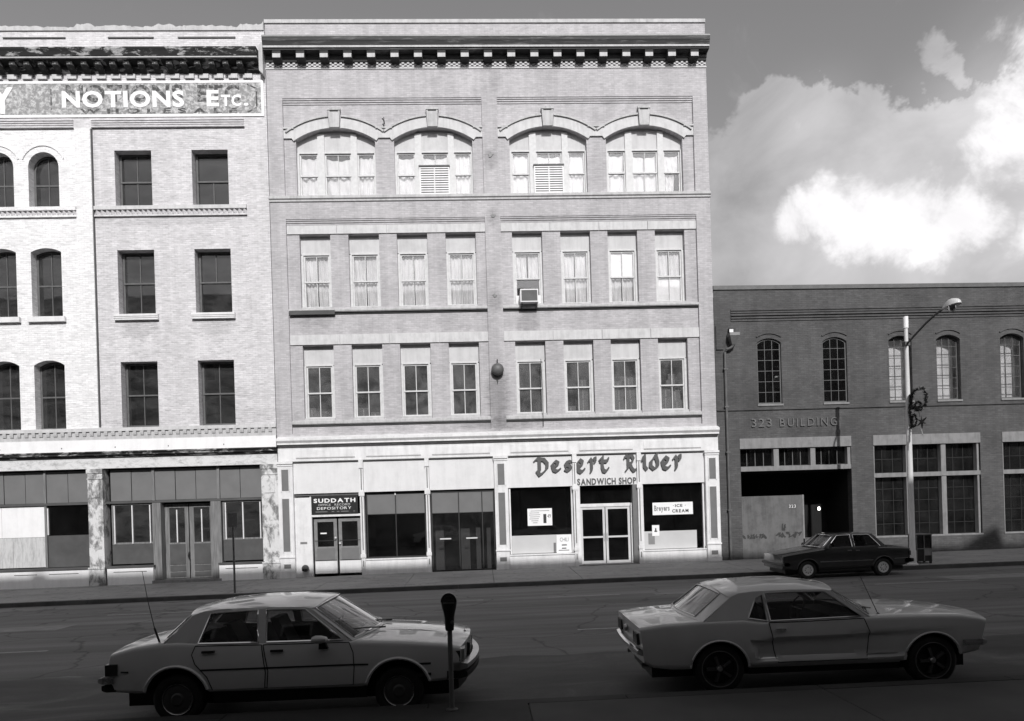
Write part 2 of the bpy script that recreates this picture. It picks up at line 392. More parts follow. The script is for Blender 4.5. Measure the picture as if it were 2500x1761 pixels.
    def build(s, name, mat, parent=None, smooth=None, base=None):
        me = bpy.data.meshes.new(name); me.from_pydata(s.v, [], s.f)
        for mm in (mat if isinstance(mat, (list, tuple)) else [mat]): me.materials.append(MATS[mm])
        if any(s.m): me.polygons.foreach_set('material_index', s.m)
        if smooth is not None:
            me.polygons.foreach_set('use_smooth', [True] * len(me.polygons)); me.set_sharp_from_angle(angle=rad(smooth))
        me.update(); return link(name, me, parent)
def link(name, me, parent=None, loc=None):
    o = bpy.data.objects.new(name, me); COL.objects.link(o)
    if loc is not None: o.location = loc
    if parent is not None: attach(o, parent)
    return o
def wmat(o):
    m = Matrix.Translation(o.location) @ o.rotation_euler.to_matrix().to_4x4()
    if o.parent is not None: m = wmat(o.parent) @ o.matrix_parent_inverse @ m
    return m
def attach(o, parent):
    o.parent = parent
    r = parent
    while r.parent is not None: r = r.parent
    if not r.get('_local'): o.matrix_parent_inverse = wmat(parent).inverted()
def empty(name, loc, label=None, cat=None, group=None, rz=0, local=False):
    o = bpy.data.objects.new(name, None); COL.objects.link(o); o.location = loc; o.rotation_euler = (0, 0, rz); o.empty_display_size = .2
    if local: o['_local'] = 1
    tag(o, label, cat, group); return o
def tag(o, label=None, cat=None, group=None, kind=None):
    for k, v in (('label', label), ('category', cat), ('group', group), ('kind', kind)):
        if v: o[k] = v
    return o
def rect(x0, x1, z0, z1): return [(x0, z0), (x1, z0), (x1, z1), (x0, z1)]
def arch(x0, x1, z0, spring, crown, n=14):
    """opening with a segmental or round head"""
    w = (x1 - x0) / 2; c = (x0 + x1) / 2; h = crown - spring; R = (w * w + h * h) / (2 * h); a = math.asin(min(1, w / R)); zc = crown - R
    return [(x0, z0), (x1, z0)] + [(c + R * math.sin(a - 2 * a * i / n), zc + R * math.cos(a - 2 * a * i / n)) for i in range(n + 1)]
def arc_band(c, zc, R0, R1, a0, a1, n=12):
    p = [(c + R1 * math.sin(a0 + (a1 - a0) * i / n), zc + R1 * math.cos(a0 + (a1 - a0) * i / n)) for i in range(n + 1)]
    q = [(c + R0 * math.sin(a1 + (a0 - a1) * i / n), zc + R0 * math.cos(a1 + (a0 - a1) * i / n)) for i in range(n + 1)]
    return p + q
def interp(tab):
    xs = [a for a, _ in tab]; ys = [b for _, b in tab]
    return lambda x: float(np.interp(x, xs, ys))

# ------------------------------------------------------------------ lettering
GL = {}
def prep_glyphs(chars, offs):
    tmp = []
    for off in offs:
        for ch in chars:
            cu_ = bpy.data.curves.new('g', 'FONT'); cu_.body = ch; cu_.offset = off; cu_.resolution_u = 3; cu_.fill_mode = 'FRONT'
            o = bpy.data.objects.new('g', cu_); COL.objects.link(o); tmp.append((ch, off, o))
    dg = bpy.context.evaluated_depsgraph_get()
    for ch, off, o in tmp:
        e = o.evaluated_get(dg); me = e.to_mesh()
        vs = [(v.co.x, v.co.y) for v in me.vertices]; fs = [list(p.vertices) for p in me.polygons]
        fs = [f if area2([vs[i] for i in f]) > 0 else f[::-1] for f in fs]
        GL[(ch, off)] = (vs, fs); e.to_mesh_clear()
    for _, _, o in tmp:
        c = o.data; bpy.data.objects.remove(o); bpy.data.curves.remove(c)
def solid2d(mb, vs, fs, T, y0, y1, mi=0):
    """2D faces to a raised solid in the x-z plane, front at y0"""
    n = len(vs); P = [T(a, b) for a, b in vs]
    mb.add([(x, y0, z) for x, z in P] + [(x, y1, z) for x, z in P],
           [tuple(f) for f in fs] + [(b, a, a + n, b + n) for a, b in boundary(fs)], mi)
def letter_row(text, x0, x1, z0, z1, y0, y1, mat, parent, off=0.0, gap=.12, space=.5, name='letter', joined=False):
    """a line of raised letters fitted to x0..x1, cap height z0..z1; each letter its own object"""
    items, w = [], 0.0
    capv = GL[('H', off)][0]; cb, ct = min(p[1] for p in capv), max(p[1] for p in capv)
    for ch in text:
        if ch == ' ': w += space; continue
        vs, fs = GL[(ch, off)]; a = min(p[0] for p in vs); b = max(p[0] for p in vs)
        items.append((vs, fs, w - a)); w += b - a + gap
    w -= gap; sx = (x1 - x0) / w; sz = (z1 - z0) / (ct - cb); big = MB()
    for vs, fs, dx in items:
        mb = big if joined else MB()
        solid2d(mb, vs, fs, lambda a, b: (x0 + (a + dx) * sx, z0 + (b - cb) * sz), y0, y1)
        if not joined: mb.build(name, mat, parent)
    if joined: return big.build(name, mat, parent)
def nib_letter(strokes, nib=.17, ang=38, thin=.05):
    """broad-pen strokes joined into one outline"""
    n = Vector((math.cos(rad(ang)), math.sin(rad(ang)))) * nib / 2; q = Vector((-n.y, n.x)).normalized() * thin / 2
    pts, faces = [], []
    for st in strokes:
        for a, b in zip(st, st[1:]):
            a, b = Vector(a), Vector(b); c = []
            for p in (a, b): c += [p + n + q, p + n - q, p - n + q, p - n - q]
            c = sorted(set((round(x, 4), round(y, 4)) for x, y in c)); lo, up = [], []
            for seq, h in ((c, lo), (c[::-1], up)):
                for p in seq:
                    while len(h) > 1 and (h[-1][0] - h[-2][0]) * (p[1] - h[-2][1]) - (h[-1][1] - h[-2][1]) * (p[0] - h[-2][0]) <= 0: h.pop()
                    h.append(p)
            faces.append(lo[:-1] + up[:-1])
    edges = []
    for f in faces:
        s_ = len(pts); pts += [Vector(p) for p in f]; edges += [(s_ + i, s_ + (i + 1) % len(f)) for i in range(len(f))]
    r = delaunay_2d_cdt(pts, edges, [], 0, 1e-5); vs = [(p[0], p[1]) for p in r[0]]; tri = []
    for f in r[2]:
        c = (sum(vs[i][0] for i in f) / 3, sum(vs[i][1] for i in f) / 3)
        if any(inside(c, g) for g in faces):
            f = list(f); tri.append(f if area2([vs[i] for i in f]) > 0 else f[::-1])
    return vs, tri
prep_glyphs('ABCDEFGHILMNOPRSTUVWYersy012345679.', (0.0, .035))

LANES = [(-11.7, -8.62, -13.6), (1.82, 4.9, -13.87), (15.2, 18.3, -14.1), (1.76, 3.8, -8.1), (-.74, -.05, -8.06), (-10.4, -7.6, -7.9), (11.0, 14.0, -8.3)]

# ------------------------------------------------------------------ ground
GR = .007
def gz(x, y):
    """height of the pavements and road: a street climbing gently to the right"""
    if y > -4.3: b = -.02 + .08 * (y / 4.3 if y < 0 else 0)
    elif y > -19.3:
        t = (-4.3 - y) / 15; b = -.23 + .195 * t + .05 * math.sin(math.pi * t)
    else: b = .085 + .006 * (-19.3 - y)
    return b + GR * x
plain('ground_dirt', .08, .95, .2, .5)
m, t, b = nodes('asphalt'); c = coords(t, (.22, 1, 1)); n1 = nz(t, c, .55, 7, .6, .6); n2 = nz(t, coords(t), 60, 3); n3 = nz(t, coords(t, (.06, 1, 1)), 1.7, 5, .6)
ca = mixc(t, ramp(t, n1, [(.25, .105), (.5, .155), (.75, .21)]), ramp(t, n3, [(.3, .64), (.7, 1.28)]), 1.0, 'MULTIPLY')
vo = t.nodes.new('ShaderNodeTexVoronoi'); vo.feature = 'DISTANCE_TO_EDGE'; vo.inputs['Scale'].default_value = .28
vm = t.nodes.new('ShaderNodeVectorMath'); vm.operation = 'ADD'; wn = t.nodes.new('ShaderNodeTexNoise'); wn.inputs['Scale'].default_value = .9; wn.inputs['Detail'].default_value = 6; t.links.new(coords(t), wn.inputs[0]); t.links.new(coords(t), vm.inputs[0]); t.links.new(wn.outputs['Color'], vm.inputs[1]); t.links.new(vm.outputs[0], vo.inputs[0])
ca = mixc(t, ca, ramp(t, vo.outputs['Distance'], [(.0, .45), (.012, 1.0)]), 1.0, 'MULTIPLY')
ca = mixc(t, ca, ramp(t, n2, [(.3, .75), (.7, 1.2)]), 1.0, 'MULTIPLY')
t.links.new(ca, b.inputs['Base Color']); b.inputs['Roughness'].default_value = .82; bump(t, b, n2, .35, .01)
m, t, b = nodes('pavement'); n1 = nz(t, coords(t, (.6, 1, 1)), .9, 7, .62, .5); n2 = nz(t, coords(t), 45, 3); n3 = nz(t, coords(t), 4.0, 6, .7)
ca = mixc(t, ramp(t, n1, [(.25, .20), (.5, .29), (.75, .36)]), ramp(t, n2, [(.3, .85), (.7, 1.1)]), 1.0, 'MULTIPLY')
ca = mixc(t, ca, ramp(t, n3, [(.34, .62), (.46, 1.0)]), 1.0, 'MULTIPLY')
t.links.new(ca, b.inputs['Base Color']); b.inputs['Roughness'].default_value = .85; bump(t, b, n2, .2, .008)
plain('pavement_near', .075, .9, .2, 1.2, bmp=.2)
plain('pavement_dark', .045, .9, .25, 1.5, bmp=.2)
plain('kerb_stone', .07, .85, .3, 2, bmp=.2)
plain('road_paint', .34, .7, .3, 9)

mb = MB(); mb.add([(-700, -700, -3.2), (700, -700, -3.2), (700, 700, -3.2), (-700, 700, -3.2)], [(0, 1, 2, 3)])
tag(mb.build('ground', 'ground_dirt'), kind='structure')
mb = MB(); ys = [-4.3 - 15 * i / 16 for i in range(17)]; xs = [-150, -60, -30, -15, 0, 15, 30, 60, 150]
vs = [(x, y, gz(x, y - 1e-6 if i == 0 else max(y, -19.2999))) for i, y in enumerate(ys) for x in xs]; nx = len(xs)
for j in range(16):
    for i in range(nx - 1): mb.f.append((j * nx + i, (j + 1) * nx + i, (j + 1) * nx + i + 1, j * nx + i + 1)); mb.m.append(0)
mb.v = vs; road = tag(mb.build('road', 'asphalt', smooth=40), kind='structure')
def on_road(x0, x1, y0, y1, name, mat, parent, lift=.004, wob=0):
    m_ = MB(); n = 6; vs_ = []
    for i in range(n + 1):
        x = x0 + (x1 - x0) * i / n
        for y in (y0, y1): vs_.append((x, y + random.uniform(-wob, wob), gz(x, y) + lift))
    return m_.add(vs_, [(2 * i, 2 * i + 2, 2 * i + 3, 2 * i + 1) for i in range(n)]).build(name, mat, parent)
for x0, x1, y in LANES: on_road(x0, x1, y - .05, y + .05, 'lane_line', 'road_paint', road)

m, t, b = nodes('asphalt_shaded'); n1 = nz(t, coords(t, (.4, 1, 1)), .9, 8, .65, .8); n2 = nz(t, coords(t), 55, 3)  # mottled asphalt with the shade of the near road put into its colour
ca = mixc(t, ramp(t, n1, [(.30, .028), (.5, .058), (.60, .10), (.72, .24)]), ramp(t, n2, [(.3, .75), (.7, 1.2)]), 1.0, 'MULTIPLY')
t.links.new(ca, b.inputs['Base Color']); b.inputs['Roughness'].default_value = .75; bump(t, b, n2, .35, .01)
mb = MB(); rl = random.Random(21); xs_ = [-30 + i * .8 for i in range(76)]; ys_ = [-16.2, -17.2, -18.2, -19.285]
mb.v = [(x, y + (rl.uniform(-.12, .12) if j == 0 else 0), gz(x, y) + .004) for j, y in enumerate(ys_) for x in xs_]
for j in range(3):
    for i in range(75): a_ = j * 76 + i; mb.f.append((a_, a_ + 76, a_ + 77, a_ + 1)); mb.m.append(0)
mb.build('near_road_shade', 'asphalt_shaded', road, smooth=40)  # strip of near road darkened by colour to stand for shade
plain('asphalt_patch', .24, .85, .2, 3, bmp=.2)
for x0, x1, y0, y1 in ((13.6, 16.4, -8.0, -6.9), (17.2, 20.5, -8.6, -7.6), (4.7, 5.8, -8.5, -8.1), (-13.5, -10.2, -10.6, -9.7)): on_road(x0, x1, y0, y1, 'road_patch', 'asphalt_patch', road, .0045, .06)

def slabs(name, y0, y1, rows, x0, x1, w, seed):
    rnd = random.Random(seed); p = empty(name, (0, (y0 + y1) / 2, 0)); tag(p, kind='structure')
    k = 0; x = x0
    while x < x1 - .01:
        for r in range(rows):
            a = y0 + (y1 - y0) * r / rows; b_ = y0 + (y1 - y0) * (r + 1) / rows; g_ = .008; d = rnd.uniform(-.004, .004)
            mb_ = MB(); top = [(x + g_, a + g_), (x + w - g_, a + g_), (x + w - g_, b_ - g_), (x + g_, b_ - g_)]
            mb_.hexa([(px, py, gz(px, py) - .10) for px, py in top] + [(px, py, gz(px, py) + d) for px, py in top])
            mb_.build('paving_slab', 'pavement_dark' if y1 < -10 and x < .4 and rnd.random() < .85 else 'pavement_near' if y1 < -10 else 'pavement', p); k += 1
        x += w
    mb_ = MB(); q = [(-150, y0), (150, y0), (150, y1), (-150, y1)]
    mb_.add([(px, py, gz(px, py) - .022) for px, py in q], [(0, 1, 2, 3)]); mb_.build('joint_bed', 'kerb_stone', p)
    return p
far_walk = slabs('sidewalk_far', -4.12, -.001, 2, -29.68, 33, 3.0, 3)
near_walk = slabs('sidewalk_near', -31.0, -19.48, 4, -17.52, 18.5, 3.6, 4)
def kerbs(name, y0, y1, ztop, x0, x1, w):
    p = empty(name, (0, y0, 0)); tag(p, kind='structure'); x = x0
    while x < x1:
        mb_ = MB(); a, b_ = x + .006, x + w - .006; e = .025
        lo, hi = (y0, y1)
        prof = lambda X: [(lo, gz(X, ztop) - .35), (hi, gz(X, ztop) - .35), (hi, gz(X, ztop)), (lo, gz(X, ztop))]
        A, B = prof(a), prof(b_)
        mb_.hexa([(a, A[0][0], A[0][1]), (b_, B[0][0], B[0][1]), (b_, B[1][0], B[1][1]), (a, A[1][0], A[1][1]),
                  (a, A[3][0], A[3][1]), (b_, B[3][0], B[3][1]), (b_, B[2][0], B[2][1]), (a, A[2][0], A[2][1])])
        mb_.build('kerb_block', 'kerb_stone' if ztop > -10 else 'pavement_dark', p); x += w
    return p
kerbs('kerb_far', -4.31, -4.125, -4.1, -29.68, 33, 2.4)
kerbs('kerb_near', -19.475, -19.29, -19.4, -17.52, 18.5, 2.4)

# ------------------------------------------------------------------ building helpers
def window(parent, outline, panes, y, fmat, gmat, th=.06, name='window', pane_y=None, label=None):
    w = MB().plate(outline, y, y + th, panes).build(name, fmat, parent)
    if label: w['label'] = label
    for p in panes:
        MB().plate(p, y + th * .45, y + th * .45 + .006).build('pane', gmat, w)
    return w
def hung_sash(parent, x0, x1, z0, z1, zm, y, fmat, gmat, fr=.055, mun=.028, split=(True, True), name='window'):
    """double-hung sash: frame, meeting rail and one upright bar in each half"""
    cx = (x0 + x1) / 2; panes = []
    for (a, b), sp in (((zm + .03, z1 - fr), split[0]), ((z0 + fr * 1.3, zm - .03), split[1])):
        if sp: panes += [rect(x0 + fr, cx - mun / 2, a, b), rect(cx + mun / 2, x1 - fr, a, b)]
        else: panes.append(rect(x0 + fr, x1 - fr, a, b))
    w = window(parent, rect(x0, x1, z0, z1), panes, y, fmat, gmat, name=name)
    MB().box(x0 + .02, x1 - .02, y - .03, y - .002, zm - .028, zm + .03).build('meeting_rail', fmat, w)
    return w
def arch_panes(x0, x1, z0, spring, crown, zm, fr=.07, mun=.03):
    c = (x0 + x1) / 2; w = (x1 - x0) / 2; h = crown - spring; R = (w * w + h * h) / (2 * h); zc = crown - R; Ri = R - fr
    top = lambda x: zc + math.sqrt(max(0, Ri * Ri - (x - c) ** 2)) if abs(x - c) < Ri else spring - fr
    def half(a, b, za):
        n = 7; return [(a, za), (b, za)] + [(b + (a - b) * i / n, max(top(b + (a - b) * i / n), zm + .08)) for i in range(n + 1)]
    return [half(x0 + fr, c - mun / 2, zm + .03), half(c + mun / 2, x1 - fr, zm + .03),
            rect(x0 + fr, c - mun / 2, z0 + fr, zm - .03), rect(c + mun / 2, x1 - fr, z0 + fr, zm - .03)]
def cloth(x0, x1, z0, z1, y, mat, seed, label, folds=5, amp=.035, sag=.0, cat='curtain', name='curtain', group=None, skirt=0):
    rnd = random.Random(seed); nx, nzz = 22, 16; ph = rnd.uniform(0, 6); k2 = rnd.uniform(.6, 1.6); diag = rnd.uniform(-2.5, 2.5); mb = MB()
    for j in range(nzz + 1):
        v_ = j / nzz
        for i in range(nx + 1):
            u_ = i / nx
            dz = -sag * (1 - (2 * u_ - 1) ** 2) * v_ + skirt * (1 - v_) * math.sin(3.1 * u_ + ph) 
            yy = y + amp * math.sin(folds * 2 * math.pi * u_ + ph + diag * v_ * 2) * (.4 + .6 * (1 - v_ * .6)) + .3 * amp * math.sin(11 * v_ * k2 + 7 * u_)
            mb.v.append((x0 + (x1 - x0) * u_, yy, z0 + (z1 - z0) * v_ + dz))
    for j in range(nzz):
        for i in range(nx):
            a = j * (nx + 1) + i; mb.f.append((a, a + 1, a + nx + 2, a + nx + 1)); mb.m.append(0)
    return tag(mb.build(name, mat, smooth=60), label, cat, group)
def interior(parent, x0, x1, floors, ytop, back=7.0, mat='interior', y0=.45):
    mb = MB()
    mb.box(x0, x1, back, back + .1, -.5, ytop); mb.box(x0, x0 + .1, y0, back, -.5, ytop); mb.box(x1 - .1, x1, y0, back, -.5, ytop)
    mb.build('back_wall', mat, parent)
    for z in floors: MB().box(x0 + .1, x1 - .1, y0, back, z, z + .15).build('floor_slab', mat, parent)
ORD = ['first', 'second', 'third', 'fourth', 'fifth', 'sixth', 'seventh', 'eighth']

# ------------------------------------------------------------------ four-storey buff brick building
B = empty('brick_commercial_building', (.765, 0, 0), 'four storey pale brick commercial block with arched top windows and white shopfronts', 'building')
PX = [(-7.28, .44), (1.04, 8.83)]
holes = []
for a, c in PX: holes += [rect(a, c, 14.72, 18.52), rect(a, c, 5.5, 13.83)]
MB().wall(rect(-7.87, 9.40, 5.20, 21.42), holes, 0, .105).build('wall', 'buff_brick', B)
mb = MB(); mb.box(9.30, 9.398, .002, 14, -.5, 21.42); mb.build('side_wall', 'buff_brick', B)
MB().box(-7.87, 9.29, .5, 14, 20.3, 20.5).build('roof', 'tarp', B)
MB().box(-7.88, 9.41, -.05, .35, 21.425, 21.56).build('coping', 'stone', B)
# parapet back so sky light does not pass
MB().box(-7.86, 9.39, .12, .34, 20.3, 21.42).build('parapet_back', 'buff_brick', B)
WX3 = [-6.21, -4.32, -2.44, -.54, 2.08, 3.99, 5.87, 7.765]
AC_ = [-5.30, -1.50, 3.02, 6.855]
mats3 = {}
for k, (a, c) in enumerate(PX):
    xs = WX3[4 * k:4 * k + 4]; hs = [rect(x - .595, x + .595, 10.33, 13.25) for x in xs] + [rect(x - .595, x + .595, 6.0, 8.94) for x in xs]
    MB().wall(rect(a, c, 5.5, 13.83), hs, .10, .24).build('wall_panel', 'buff_brick', B)
    hs = [arch(x - 1.53, x + 1.53, 14.72, 16.93, 17.39) for x in AC_[2 * k:2 * k + 2]]
    MB().wall(rect(a, c, 14.72, 18.52), hs, .10, .24).build('wall_panel', 'buff_brick', B)
    for zt in (18.52, 13.83):
        for i, yy in enumerate((.022, .048, .074)):
            MB().box(a + .002, c - .002, yy, .099, zt - .075 * (i + 1) + .015, zt - .075 * i - .004 - (.0 if i else .002)).build('corbel_course', 'buff_brick', B)
    # lintel bands of long stones, sill bands
    for z0, z1 in ((13.27, 13.60), (8.96, 9.34)):
        st = (c - a) / 4
        for i in range(4):
            MB().box(a + .004 + i * st + .006, a + (i + 1) * st - .006, .055, .099, z0, z1).build('lintel_stone', 'stone_light', B)
    for z0, z1, pr in ((10.16, 10.33, -.03), (5.80, 6.0, 0.0)):
        MB().prism_x([(.099, z0 + .05), (pr + .03, z0 + .05), (pr, z0 + .08), (pr, z1 - .02), (pr + .03, z1), (.099, z1)], a + .003, c - .003).build('sill_band', 'stone', B)
        MB().box(a + .006, c - .006, .062, .0985, z0 - .02, z0 + .046).build('drip_course', 'dark_line', B)
# string course right across under the top floor
MB().prism_x([(-.002, 14.47), (-.05, 14.50), (-.05, 14.56), (-.10, 14.60), (-.10, 14.70), (-.002, 14.717)], -7.89, 9.42).build('string_course', 'stone', B)
# top cornice, modillions and checker band
MB().prism_x([(-.002, 19.64), (-.03, 19.64), (-.03, 19.69), (-.002, 19.69)], -7.88, 9.41).build('frieze_fillet', 'stone_light', B)
mb = MB()
for i in range(86):
    x = -7.83 + i * .2002
    for r_ in range(3): mb.box(x + (.1 if r_ % 2 else 0), x + (.1 if r_ % 2 else 0) + .095, -.045, -.002, 19.70 + r_ * .062, 19.70 + r_ * .062 + .056)
tag(mb.build('dentil_band', 'stone_light', B), kind='stuff')
plain('soffit_shade', .03, .9, .3, 5)  # near-black colour paints underside shade onto modillions and cornice bed
MB().box(-7.86, 9.40, -.07, -.003, 19.895, 20.02).build('cornice_bed', 'soffit_shade', B)
corn = MB().prism_x([(-.002, 20.02), (-.06, 20.02), (-.08, 20.15), (-.36, 20.17), (-.38, 20.17), (-.38, 20.24), (-.42, 20.25), (-.42, 20.30), (-.47, 20.42), (-.50, 20.47), (-.50, 20.58), (-.002, 20.66)], -7.86, 9.43).build('cornice', 'cornice_main', B)
MB().box(-7.87, 9.44, -.5, -.002, 20.60, 20.66).build('cornice_flashing', 'grey_metal', corn)
MB().box(-7.85, 9.425, -.425, -.40, 20.235, 20.305).build('cornice_fillet', 'stone', corn)
me = MB().prism_x([(-.071, 19.80), (-.30, 19.83), (-.36, 19.88), (-.36, 20.165), (-.062, 20.165)], -.16, .16); md = me.build('modillion', ['soffit_shade'], corn); md.location.x = -7.36
for i in range(1, 19): link('modillion', md.data, corn, (-7.36 + i * .9005, 0, 0))
mf = MB().box(-.15, .15, -.372, -.3605, 19.885, 20.04).build('modillion_face', 'stone', corn); mf.location.x = -7.36
for i in range(1, 19): link('modillion_face', mf.data, corn, (-7.36 + i * .9005, 0, 0))

# top-floor arches
for k, cx in enumerate(AC_):
    R = (1.53 ** 2 + .46 ** 2) / (2 * .46); zc = 17.39 - R; a1 = math.asin(1.53 / R); ak = .215 / R
    for s_ in (-1, 1):
        p = arc_band(cx, zc, R + .002, R + .40, s_ * ak, s_ * (a1 + .03), 10)
        MB().plate(p if area2(p) > 0 else p[::-1], .03, .099).build('arch_stone', 'stone_light', B)
        p = arc_band(cx, zc, R + .41, R + .48, s_ * ak, s_ * (a1 + .045), 10)
        MB().plate(p if area2(p) > 0 else p[::-1], -.03, .099).build('hood_mould', 'stone', B)
    kp = [(cx - .19, 17.37), (cx + .19, 17.37), (cx + .225, 18.02), (cx - .225, 18.02)]
    key = MB().plate(kp, -.06, .098).build('keystone', 'stone', B)
    MB().box(cx - .25, cx + .25, -.085, .098, 18.022, 18.11).build('keystone_cap', 'stone', key)
    MB().box(cx - .16, cx + .16, -.088, -.062, 17.985, 18.015).build('keystone_groove', 'dark_line', key)
    # window group below the arch: boards, mullions, three sashes
    yb = .30
    MB().plate(arch(cx - 1.53, cx + 1.53, 16.50, 16.93, 17.39), yb + .02, yb + .05).build('tympanum_board', 'transom_board', B)
    for o0, o1 in ((-1.53, -1.45), (-.74, -.47), (.56, .80), (1.47, 1.53)):
        MB().box(cx + o0, cx + o1, yb - .05, yb + .10, 14.72, 16.52 if abs(o0) > 1.4 or o1 > 1.5 else 17.26).build('mullion', 'sash_paint', B)
    MB().box(cx - 1.45, cx - .74, yb - .03, yb + .018, 16.50, 16.56).build('head_rail', 'sash_paint', B)
    MB().box(cx - .47, cx + .56, yb - .03, yb + .018, 16.50, 16.56).build('head_rail', 'sash_paint', B)
    MB().box(cx + .80, cx + 1.47, yb - .03, yb + .018, 16.50, 16.56).build('head_rail', 'sash_paint', B)
    for j, (o0, o1, sp) in enumerate(((-1.45, -.74, False), (-.47, .56, True), (.80, 1.47, False))):
        vent = j == 1 and k in (1, 2)
        hung_sash(B, cx + o0, cx + o1, 14.74, 16.50, 15.63, yb + .03, 'sash_paint', 'clear_glass', split=(sp, sp))
        nm = ['left', 'middle', 'right'][j]
        z0 = 14.80
        if k == 3 and j == 2:
            cloth(cx + o0 + .03, cx + o1 - .22, z0, 15.62, yb + .16, 'curtain', 60, 'white cloth pulled aside in the lower right sash of the fourth arched window', 3, .05, .02, group='sheets hung in the arched top windows')
            cloth(cx + o0 + .03, cx + o1 - .05, 15.66, 16.36, yb + .16, 'curtain', 61, 'white cloth hung in the upper right sash of the fourth arched window', 3, .03, .05, group='sheets hung in the arched top windows')
        else:
            cloth(cx + o0 + .04, cx + o1 - .04, z0 + (.12 if (k, j) in ((1, 0), (1, 2)) else 0), 16.38 + random.uniform(-.03, .04), yb + .16, 'curtain', 10 * k + j,
                  f'white sheet hung behind the {nm} sash of the {ORD[k]} arched top window from the left', 2.2 + j * .6, .045, .08 if sp else .02,
                  group='sheets hung in the arched top windows', skirt=.06 if (k, j) in ((1, 0), (1, 2)) else 0)
        if vent:
            lv = MB(); x0, x1 = cx - .58, cx + .60
            fr_ = [rect(x0 + .05, cx - .012, 14.80, 15.84), rect(cx + .03, x1 - .05, 14.80, 15.84)]
            lvw = MB().plate(rect(x0, x1, 14.73, 15.90), yb - .13, yb - .07, fr_).build('louvre_shutter', 'white_paint', B)
            MB().box(x0 - .02, x1 + .02, yb - .17, yb - .06, 15.905, 15.95).build('shutter_cap', 'sash_dark', lvw)
            MB().box(x0 + .02, x1 - .02, yb - .075, yb - .068, 14.80, 15.84).build('shutter_back', 'dark_line', lvw)
            sl = None
            for side in (0, 1):
                xa, xb = (x0 + .052, cx - .014) if side == 0 else (cx + .032, x1 - .052)
                for i in range(11):
                    zz = 14.82 + i * .093; mb = MB().prism_x([(yb - .125, zz), (yb - .118, zz), (yb - .085, zz + .072), (yb - .092, zz + .072)], xa, xb)
                    mb.build('slat', 'white_paint', lvw)
for a, c in PX:   # impost blocks between and beside the arches
    xs = [x for x in AC_ if a < x < c]
    for x0, x1 in ((a + .003, xs[0] - 1.60), (xs[0] + 1.60, xs[1] - 1.60), (xs[1] + 1.60, c - .003)):
        MB().box(x0, x1, .032, .0985, 16.99, 17.33).build('impost_stone', 'stone_light', B)
        MB().box(x0 - .02 if x0 > a + .1 else x0, x1 + .02 if x1 < c - .1 else x1, -.028, .0985, 17.335, 17.40).build('hood_mould', 'stone', B)

# third and second floor windows
def upper_window(cx, z0, z1, zb, zm, gmat, split=(True, True)):
    yb = .30
    MB().box(cx - .594, cx + .594, yb + .005, yb + .03, zb + .02, z1).build('transom_board', 'transom_board', B)
    MB().box(cx - .56, cx + .56, yb - .03, yb + .004, zb - .03, zb + .03).build('head_rail', 'sash_paint', B)
    for s_ in (-1, 1):
        xa, xb = sorted((cx + s_ * .593, cx + s_ * .50)); MB().box(xa, xb, yb - .03, yb + .10, z0 + .1, zb - .031).build('jamb', 'sash_paint', B)
    MB().box(cx - .60, cx + .60, .12, yb + .10, z0 - .002, z0 + .098).build('sill', 'stone', B)
    return hung_sash(B, cx - .498, cx + .498, z0 + .10, zb - .032, zm, yb + .02, 'sash_paint', gmat, split=split)
for i, cx in enumerate(WX3):
    w = upper_window(cx, 10.33, 13.25, 12.54, 11.46, 'clear_glass', (i != 4, i != 4))
    side = 'left' if i < 4 else 'right'
    w['label'] = 'white sash with pale net curtains'
    z0_, z1_ = (11.5, 12.45) if i == 4 else (10.45, 12.46)
    cloth(cx - .47, cx - .03, z0_, z1_, .47, 'sheer', 100 + i, f'left pale net curtain in the {ORD[i]} third-floor window from the left', 3, .03, group='net curtains of the third floor')
    cloth(cx + .03, cx + .47, z0_, z1_, .47, 'sheer', 120 + i, f'right pale net curtain in the {ORD[i]} third-floor window from the left', 3, .03, group='net curtains of the third floor')
    if i in (6, 7):
        za, zb_ = (11.5, 12.48) if i == 6 else (10.47, 11.43)
        cloth(cx - .46, cx + .46, za, zb_, .40, 'paper', 140 + i, f'bright white blind in the {"upper" if i == 6 else "lower"} half of the {ORD[i]} third-floor window', 2, .01, cat='blind', name='window_blind')
for i, cx in enumerate(WX3):
    upper_window(cx - .02, 6.0, 8.94, 8.19, 7.10, 'window_glass')
interior(B, -7.8, 9.25, (5.1, 9.6, 14.0), 20.3)
def carton(x, z, w, h, y, label):
    mb = MB().box(x - w / 2, x + w / 2, y, y + w * .8, z, z + h - .004); o = mb.build('cardboard_box', 'carton')
    tag(o, label, 'box', 'boxes stacked inside the second floor windows')
    MB().box(x - w / 2 - .002, x + w / 2 + .002, y - .002, y + w * .8 + .002, z + h - .06, z + h).build('lid', 'carton', o)
    MB().box(x - .02, x + .02, y - .004, y - .0025, z, z + h - .061).build('tape', 'paper', o)
zf = 6.05
